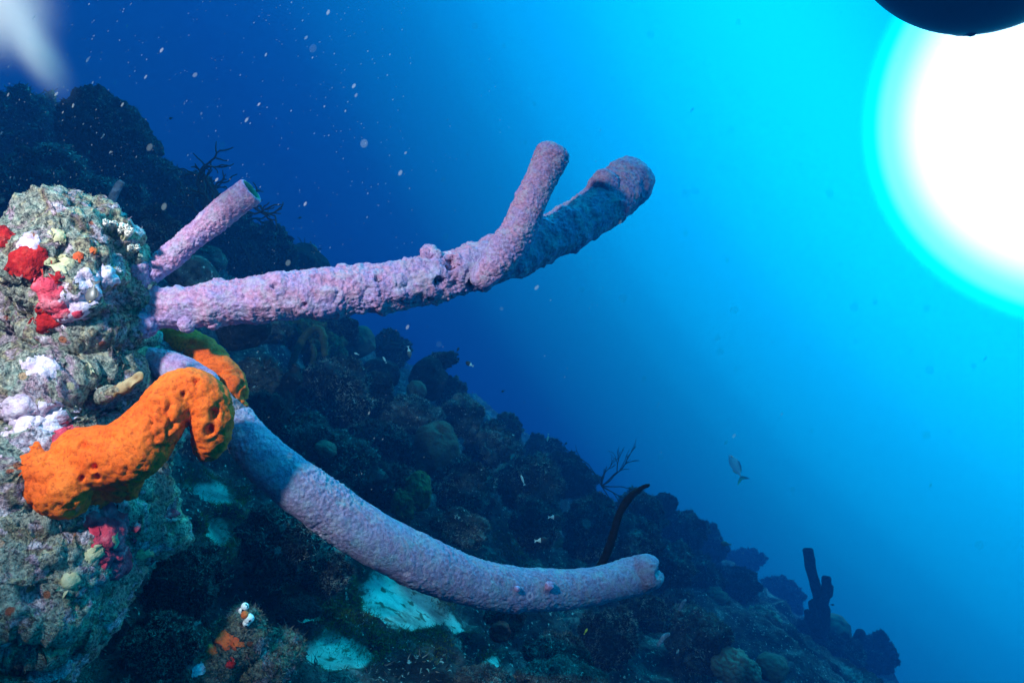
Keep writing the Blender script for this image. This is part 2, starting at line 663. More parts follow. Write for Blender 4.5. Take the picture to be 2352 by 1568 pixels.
def encrusted(name, dim=1.0):
    """living crust: cells of turf, coralline pink, cream, brown"""
    m, t, b = mat_new(name)
    v = obj_coord(t)
    wrp = noise_n(t, 40, 4, 0.6, 0.0, v)
    vm = N(t, 'ShaderNodeVectorMath', operation='MULTIPLY_ADD')
    t.links.new(wrp.outputs['Color'], vm.inputs[0])
    vm.inputs[1].default_value = (0.03, 0.03, 0.03)
    t.links.new(v, vm.inputs[2])
    vo = vor_n(t, 60, vm.outputs[0])
    cellv = N(t, 'ShaderNodeSeparateColor')
    t.links.new(vo.outputs['Color'], cellv.inputs[0])
    big = noise_n(t, 11, 5, 0.6, 0.4, v)
    s = N(t, 'ShaderNodeMath', operation='MULTIPLY_ADD')
    t.links.new(cellv.outputs[0], s.inputs[0])
    s.inputs[1].default_value = 0.42
    sub = N(t, 'ShaderNodeMath', operation='MULTIPLY_ADD')
    t.links.new(big.outputs['Fac'], sub.inputs[0])
    sub.inputs[1].default_value = 2.3
    sub.inputs[2].default_value = -0.86
    t.links.new(sub.outputs[0], s.inputs[2])
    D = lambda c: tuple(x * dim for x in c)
    pal = ramp(t, [
        (0.05, D((0.74, 0.62, 0.72))),
        (0.18, D((0.52, 0.33, 0.42))),
        (0.27, D((0.46, 0.44, 0.40))),
        (0.36, D((0.27, 0.34, 0.29))),
        (0.45, D((0.48, 0.47, 0.39))),
        (0.53, D((0.32, 0.33, 0.30))),
        (0.60, D((0.52, 0.47, 0.32))),
        (0.68, D((0.24, 0.17, 0.13))),
        (0.78, D((0.56, 0.40, 0.48))),
        (0.92, D((0.82, 0.72, 0.80)))])
    t.links.new(s.outputs[0], pal.inputs[0])
    fine = noise_n(t, 210, 4, 0.75, 0.0, v)
    fr = ramp(t, [(0.36, (0.12, 0.14, 0.16)), (0.48, (0.75, 0.76, 0.76)), (0.62, (1.45, 1.45, 1.4))])
    t.links.new(fine.outputs['Fac'], fr.inputs[0])
    col = mix_n(t, pal.outputs[0], fr.outputs[0], 1.0, 'MULTIPLY')
    # scattered rusty and pink specks
    sp = vor_n(t, 38, v)
    spr = ramp(t, [(0.0, (1, 1, 1)), (0.14, (1, 1, 1)), (0.2, (0, 0, 0))])
    t.links.new(sp.outputs['Distance'], spr.inputs[0])
    spc = N(t, 'ShaderNodeSeparateColor')
    t.links.new(sp.outputs['Color'], spc.inputs[0])
    spcol = ramp(t, [(0.0, D((0.45, 0.10, 0.05))), (0.35, D((0.5, 0.2, 0.1))), (0.6, D((0.6, 0.55, 0.35))), (1.0, D((0.55, 0.25, 0.35)))])
    t.links.new(spc.outputs[1], spcol.inputs[0])
    col = mix_n(t, col, spcol.outputs[0], spr.outputs[0])
    t.links.new(col, b.inputs['Base Color'])
    b.inputs['Roughness'].default_value = 0.85
    b.inputs['Specular IOR Level'].default_value = 0.25
    bn = bump_n(t, vo.outputs['Distance'], -0.5, 0.006)
    bn = bump_n(t, fine.outputs['Fac'], 1.0, 0.012, bn)
    t.links.new(bn, b.inputs['Normal'])
    return m


M_CRUST = encrusted('encrusting_growth', 1.05)
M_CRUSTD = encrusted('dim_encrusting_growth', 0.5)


def purple(name, cyan_lit=False):
    m, t, b = mat_new(name)
    v = obj_coord(t)
    n = noise_n(t, 26, 5, 0.6, 0.3, v)
    r = ramp(t, [(0.30, (0.37, 0.30, 0.50)), (0.44, (0.41, 0.25, 0.46)), (0.56, (0.52, 0.245, 0.385)), (0.70, (0.43, 0.32, 0.47))])
    if cyan_lit:  # bluer copy: cyan water light put into the lower tube's colour
        for e, c in zip(r.color_ramp.elements, ((0.20, 0.28, 0.36), (0.23, 0.22, 0.36), (0.27, 0.20, 0.33), (0.22, 0.28, 0.36))):
            e.color = c + (1,)
    t.links.new(n.outputs['Fac'], r.inputs[0])
    f = noise_n(t, 210, 4, 0.7, 0.2, v)
    fr = ramp(t, [(0.34, (0.58, 0.55, 0.62)), (0.5, (0.95, 0.95, 0.96)), (0.68, (1.32, 1.38, 1.40))])
    t.links.new(f.outputs['Fac'], fr.inputs[0])
    col = mix_n(t, r.outputs[0], fr.outputs[0], 1.0, 'MULTIPLY')
    # pinkish polyp rings
    vo = vor_n(t, 34, v)
    rr = ramp(t, [(0.0, (0, 0, 0)), (0.10, (0, 0, 0)), (0.14, (1, 1, 1)), (0.19, (1, 1, 1)), (0.24, (0, 0, 0))])
    t.links.new(vo.outputs['Distance'], rr.inputs[0])
    sc = N(t, 'ShaderNodeSeparateColor')
    t.links.new(vo.outputs['Color'], sc.inputs[0])
    gt = N(t, 'ShaderNodeMath', operation='GREATER_THAN')
    t.links.new(sc.outputs[0], gt.inputs[0])
    gt.inputs[1].default_value = 0.80
    mm = N(t, 'ShaderNodeMath', operation='MULTIPLY')
    t.links.new(gt.outputs[0], mm.inputs[0])
    t.links.new(rr.outputs[0], mm.inputs[1])
    m2 = N(t, 'ShaderNodeMath', operation='MULTIPLY')
    t.links.new(mm.outputs[0], m2.inputs[0])
    m2.inputs[1].default_value = 0.55
    col = mix_n(t, col, (0.72, 0.50, 0.62), m2.outputs[0])
    # silt dusting, patchy
    s2 = noise_n(t, 60, 5, 0.7, 0.2, v)
    sr = ramp(t, [(0.48, (0, 0, 0)), (0.60, (1, 1, 1))])
    t.links.new(s2.outputs['Fac'], sr.inputs[0])
    sm = N(t, 'ShaderNodeMath', operation='MULTIPLY')
    t.links.new(sr.outputs[0], sm.inputs[0])
    sm.inputs[1].default_value = 0.4
    col = mix_n(t, col, (0.30, 0.36, 0.42) if cyan_lit else (0.46, 0.45, 0.52), sm.outputs[0])
    t.links.new(col, b.inputs['Base Color'])
    b.inputs['Roughness'].default_value = 0.9
    b.inputs['Specular IOR Level'].default_value = 0.1
    bn = bump_n(t, f.outputs['Fac'], 0.8, 0.004)
    t.links.new(bn, b.inputs['Normal'])
    return m


M_PURPLE = purple('lavender_sponge')
M_CYANLIT = purple('cyan_lit_lavender_sponge', True)
M_NETTED = two_tone('netted_sponge', [(0.05, 0.06, 0.09), (0.14, 0.15, 0.2), (0.3, 0.3, 0.38)], 60, 6, bump=(0.9, 0.006), bscale=120)
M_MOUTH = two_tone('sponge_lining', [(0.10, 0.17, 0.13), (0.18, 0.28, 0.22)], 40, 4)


def orange(name):
    m, t, b = mat_new(name)
    v = obj_coord(t)
    n = noise_n(t, 22, 5, 0.6, 0.2, v)
    r = ramp(t, [(0.30, (0.68, 0.080, 0.004)), (0.5, (0.84, 0.128, 0.008)), (0.7, (0.90, 0.19, 0.018))])
    t.links.new(n.outputs['Fac'], r.inputs[0])
    f = noise_n(t, 240, 4, 0.7, 0.0, v)
    fr = ramp(t, [(0.34, (0.55, 0.45, 0.45)), (0.5, (0.97, 0.97, 0.97)), (0.7, (1.1, 1.15, 1.2))])
    t.links.new(f.outputs['Fac'], fr.inputs[0])
    col = mix_n(t, r.outputs[0], fr.outputs[0], 1.0, 'MULTIPLY')
    t.links.new(col, b.inputs['Base Color'])
    b.inputs['Roughness'].default_value = 0.75
    b.inputs['Specular IOR Level'].default_value = 0.2
    t.links.new(bump_n(t, f.outputs['Fac'], 0.55, 0.003), b.inputs['Normal'])
    return m


M_ORANGE = orange('orange_sponge')
M_RED = two_tone('red_sponge', [(0.20, 0.004, 0.006), (0.40, 0.012, 0.012), (0.52, 0.05, 0.04)], 60, 5, bump=(0.9, 0.004), bscale=170)
M_PINKRED = two_tone('crimson_sponge', [(0.40, 0.02, 0.05), (0.60, 0.06, 0.10), (0.66, 0.22, 0.28)], 45, 5, bump=(0.9, 0.004), bscale=170)
M_RUST = two_tone('rust_sponge', [(0.5, 0.06, 0.02), (0.7, 0.16, 0.04)], 45, 5, bump=(0.8, 0.004), bscale=170)
M_WHITEPINK = two_tone('coralline_crust', [(0.36, 0.24, 0.36), (0.62, 0.50, 0.62), (0.80, 0.72, 0.80)], 75, 6, bump=(0.9, 0.004), bscale=160)
M_CREAM = two_tone('cream_growth', [(0.30, 0.27, 0.15), (0.50, 0.46, 0.28), (0.62, 0.58, 0.40)], 55, 5, bump=(0.7, 0.004), bscale=170)
M_PLATE = two_tone('brown_plate', [(0.10, 0.055, 0.025), (0.26, 0.17, 0.075), (0.42, 0.32, 0.18)], 30, 5, bump=(0.5, 0.003), bscale=120)
M_POLYP = two_tone('white_polyp', [(0.72, 0.68, 0.6), (0.85, 0.83, 0.78)], 60, 3, bump=(0.2, 0.001))


def flat_mat(name, col, rough_=0.6):
    m, t, b = mat_new(name)
    v = obj_coord(t)
    n = noise_n(t, 90, 3, 0.5, 0, v)
    r = ramp(t, [(0.3, tuple(x * 0.8 for x in col)), (0.7, tuple(min(1, x * 1.15) for x in col))])
    t.links.new(n.outputs['Fac'], r.inputs[0])
    t.links.new(r.outputs[0], b.inputs['Base Color'])
    b.inputs['Roughness'].default_value = rough_
    return m


M_FDARK = flat_mat('dark_fish', (0.012, 0.012, 0.016))
M_FWHITE = flat_mat('white_fish', (0.75, 0.75, 0.72))
M_FGREY = flat_mat('grey_fish', (0.10, 0.10, 0.10), 0.4)
M_FSILV = flat_mat('silver_fish', (0.75, 0.80, 0.75), 0.35)
_t = M_FSILV.node_tree
_tr = N(_t, 'ShaderNodeBsdfTranslucent')
_tr.inputs['Color'].default_value = (0.4, 0.5, 0.5, 1)
_mx = N(_t, 'ShaderNodeMixShader')
_mx.inputs[0].default_value = 0.75
_t.links.new(_t.nodes['Principled BSDF'].outputs[0], _mx.inputs[1])
_t.links.new(_tr.outputs[0], _mx.inputs[2])
_t.links.new(_mx.outputs[0], _t.nodes['Material Output'].inputs['Surface'])
M_FYEL = flat_mat('yellow_fish', (0.65, 0.55, 0.03))
M_FEYE = flat_mat('fish_eye', (0.6, 0.4, 0.08), 0.2)
M_SHADE = flat_mat('shade_black', (0.006, 0.006, 0.008), 0.5)

# ------------------------------------------------------------------ reef slope
SA, SB, SC, SK = 0.648, -0.075, 0.92, 0.0145


def base_z(x, y):
    return -SA * x - SB * y - SC - SK * y * y


def slope_depth(X, Y):
    u, v = (X - 1176) / F_PX, (784 - Y) / F_PX
    b = v + SA * u + SB
    disc = b * b - 4 * SK * SC
    if b >= 0 or disc <= 0:
        return math.sqrt(SC / SK)
    return (-b - math.sqrt(disc)) / (2 * SK)


SLOPE_N = np.array([SA, SB, 1.0])
SLOPE_N /= np.linalg.norm(SLOPE_N)

rows = 460
cols = 430
ys = 0.42 * (8.2 / 0.42) ** np.linspace(0, 1, rows)
us = np.sinh(np.linspace(-1.5, 1.5, cols)) / math.sinh(1.5) * 1.15
Yg, Ug = np.meshgrid(ys, us, indexing='ij')
Xg = Yg * Ug
Zg = base_z(Xg, Yg)
TV = np.stack([Xg.ravel(), Yg.ravel(), Zg.ravel()], 1)
idx = np.arange(rows * cols).reshape(rows, cols)
TF = np.stack([idx[:-1, :-1].ravel(), idx[:-1, 1:].ravel(), idx[1:, 1:].ravel(), idx[1:, :-1].ravel()], 1)

# pockets of pale sand: (X, Y, half-width, half-height, tilt) in picture pixels, turned into places on the slope
SANDP = [(895, 1400, 125, 85, 0.35), (980, 1445, 110, 40, 0.3), (605, 1345, 55, 44, 0.6), (660, 1425, 75, 34, 0.7), (745, 1545, 95, 50, 0.4),
         (480, 1150, 75, 50, 0.5), (480, 1255, 36, 50, -0.2), (850, 1440, 60, 25, 0.2), (420, 1480, 60, 50, 0.5), (1110, 1560, 30, 40, 0.3), (600, 1025, 30, 20, 0.6), (700, 1460, 40, 18, 0.6)]
sand = np.zeros(len(TV))
pu = TV[:, 0] / TV[:, 1] * F_PX + 1176
pv = 784 - TV[:, 2] / TV[:, 1] * F_PX
for X, Y, a, b_, ti in SANDP:
    d0 = slope_depth(X, Y)
    c0 = P(X, Y, d0)
    dx, dy = TV[:, 0] - c0[0], TV[:, 1] - c0[1]
    # local axes: image right / image down mapped to the slope around the pocket
    ex = P(X + math.cos(ti) * a, Y + math.sin(ti) * a, slope_depth(X + math.cos(ti) * a, Y + math.sin(ti) * a)) - c0
    ey = P(X - math.sin(ti) * b_, Y + math.cos(ti) * b_, slope_depth(X - math.sin(ti) * b_, Y + math.cos(ti) * b_)) - c0
    Mx = np.array([[ex[0], ey[0]], [ex[1], ey[1]]])
    inv = np.linalg.inv(Mx)
    p = inv[0, 0] * dx + inv[0, 1] * dy
    q = inv[1, 0] * dx + inv[1, 1] * dy
    sand = np.maximum(sand, 1.6 - np.sqrt(p * p + q * q) * 1.1)
sand += 0.5 * fbm(TV, 8, 5, 5, 0.6)
sand_s = np.clip((sand - 0.35) / 0.5, 0, 1)

far = np.clip(TV[:, 1] / 2.5, 0.35, 1.7)
h = 0.15 * far * fbm(TV, 1.1, 3, 1) + 0.075 * np.sqrt(far) * ridged(TV, 2.7, 4, 2) + 0.045 * bumps(TV + 0.05 * fbm(TV, 6, 2, 8)[:, None], 5.5, 3) + 0.022 * ridged(TV, 14, 3, 4) + 0.006 * fbm(TV, 60, 2, 6)
hs = 0.12 * far * fbm(TV, 1.1, 2, 1) + 0.045
hh = h * (1 - sand_s) + (hs - 0.02 + 0.008 * fbm(TV, 8, 2, 9)) * sand_s
near_mask = np.clip((TV[:, 1] - 0.42) / 0.4, 0, 1)
TV = TV + SLOPE_N * (hh * near_mask)[:, None]
reef = obj('reef_slope', [(TV, TF)], M_ROCK, origin=np.zeros(3))
tag(reef, 'dark rocky reef slope falling away to the right', 'reef slope', kind='structure')
TBVH = BVHTree.FromPolygons([tuple(v) for v in TV], [tuple(f) for f in TF])

smask = sand_s > 0.05
sf = TF[smask[TF].all(1)]
used, inv_ = np.unique(sf, return_inverse=True)
sV = TV[used] + SLOPE_N * (0.012 * np.clip(sand_s[used] - 0.42 + 0.5 * fbm(TV[used], 45, 3, 77), -0.5, 0.3))[:, None]
sand_o = obj('sand', [(sV, inv_.reshape(sf.shape))], M_SAND, origin=np.zeros(3))
_at = sand_o.data.attributes.new('cover', 'FLOAT', 'POINT')
_at.data.foreach_set('value', np.clip((sand_s[used] - 0.3) / 0.7, 0, 1).astype(np.float32))
tag(sand_o, 'pale sand lying in pockets between the rocks', 'sand', kind='structure')


def hit(X, Y):
    d = Vector(P(X, Y, 1.0)).normalized()
    loc, nrm, i, dist = TBVH.ray_cast(Vector((0, 0, 0)), d)
    if loc is None:
        return None
    return np.array(loc)


# turf fuzz on the slope and green algae drifts
nearw = (1 - sand_s) * np.clip(1.6 - TV[:, 1] / 6, 0.1, 1) / (TV[:, 1] ** 1.2)
bl = blades(TV, TF, 70000, 0.016, 0.0016, 0.8, nearw)
turf = obj('turf', [bl], M_TURF, origin=np.zeros(3))
tag(turf, 'short fuzzy turf covering the reef slope', 'turf', kind='stuff')
ALG = [(510, 1290, 60, 60), (545, 1350, 45, 30), (780, 1500, 100, 40), (780, 1400, 60, 40), (900, 1540, 80, 40), (1160, 1280, 60, 25), (590, 980, 40, 30), (1000, 1410, 30, 20), (730, 1450, 60, 30),
       (470, 1150, 40, 30), (1270, 1270, 50, 25)]
am = np.zeros(len(TV))
for X, Y, a, b_ in ALG:
    d0 = slope_depth(X, Y)
    c0 = P(X, Y, d0)
    r = (a + b_) / 2 * d0 / F_PX * 1.6
    dd = np.linalg.norm(TV - c0 - SLOPE_N * 0.05, axis=1) / r
    am = np.maximum(am, np.clip(1.3 - dd + 0.5 * fbm(TV, 12, 2, 31), 0, 1))
am = np.maximum(am * (am > 0.12), 0.9 * (sand_s > 0.05) * (sand_s < 0.75) * np.clip(fbm(TV, 10, 2, 61) + 0.4, 0, 1))
bl = blades(TV, TF, 42000, 0.011, 0.0008, 1.6, am)
alg = obj('algae', [bl], M_ALGAE, origin=np.zeros(3))
tag(alg, 'olive green feathery algae drifting over sand and rock', 'algae', kind='stuff')


# ------------------------------------------------------------------ reef rocks and coral heads
def rough_blob(X, Y, rx, ry, d, kind, tilt=0.0, seed=0, sub=5):
    c = P(X, Y, d)
    k = d / F_PX
    V0, F0 = ico(sub)
    a, b_ = rx * k, ry * k
    dep = (a + b_) / 2 * 1.05
    ct, st = math.cos(tilt), math.sin(tilt)
    off = np.array([seed * 3.17, seed * 1.31, seed * 0.77])
    U = V0.copy()
    big = 1 + (0.40 if kind in ('turf', 'ledge') else 0.22) * fbm(U + off + 0.3 * fbm(U, 1.1, 2, seed)[:, None], 1.5, 3, seed)
    V = np.stack([U[:, 0] * a, U[:, 1] * dep, U[:, 2] * b_], 1) * big[:, None]
    V = np.stack([V[:, 0] * ct - V[:, 2] * st, V[:, 1], V[:, 0] * st + V[:, 2] * ct], 1)
    R = (a + b_) / 2
    n = vnormals(V, F0)
    q = V / R + off
    if kind == 'turf':
        hgt = 0.30 * ridged(q, 1.9, 5, seed, 0.6) + 0.16 * bumps(q + 0.15 * fbm(q, 4, 2, seed)[:, None], 2.9, seed) + 0.07 * bumps(q, 8, seed) + 0.05 * fbm(q, 14, 3, seed)
    elif kind == 'brain':
        hgt = 0.05 * fbm(q, 1.5, 2, seed) + 0.025 * bumps(q, 13, seed)
    elif kind == 'smooth':
        hgt = 0.07 * fbm(q, 1.4, 2, seed) + 0.006 * fbm(q, 14, 2, seed)
    elif kind == 'knob':
        hgt = 0.12 * fbm(q, 1.5, 2, seed) + 0.24 * bumps(q, 4.2, seed)
    elif kind == 'pitted':
        f1, f2 = worley(q * 6.5, seed)
        hgt = 0.08 * fbm(q, 1.5, 2, seed) - 0.07 * np.clip(1 - f1 / 0.36, 0, 1) + 0.02 * fbm(q, 12, 2, seed)
    elif kind == 'barrel':
        hgt = 0.17 * ridged(q * np.array([1.6, 1.6, 0.6]), 2.4, 5, seed, 0.6) + 0.05 * bumps(q, 8, seed) + 0.03 * fbm(q, 16, 2, seed)
    elif kind == 'ledge':
        hgt = 0.28 * ridged(q, 1.6, 5, seed, 0.6) + 0.14 * bumps(q, 4, seed) + 0.06 * bumps(q, 10, seed)
    if d > 2.7 and kind in ('turf', 'barrel', 'ledge'):
        hgt = hgt * 1.45 + 0.07 * ridged(q, 6, 3, seed + 7)
    hgt = hgt - hgt.mean()
    V = V + n * (hgt * R)[:, None]
    return V + c, F0, R


FUZZ = {'turf': (5200, 0.13, 0.011), 'ledge': (4600, 0.11, 0.010), 'barrel': (2600, 0.06, 0.009), 'brain': (0, 0, 0), 'smooth': (0, 0, 0), 'knob': (0, 0, 0), 'pitted': (300, 0.04, 0.008)}
R_, RD, RP, BR, BP, KN, GR, YG = M_ROCK, M_ROCKD, M_PALE, M_BRAIN, M_BRAINP, M_KNOB, M_GREEN, M_YELLOW
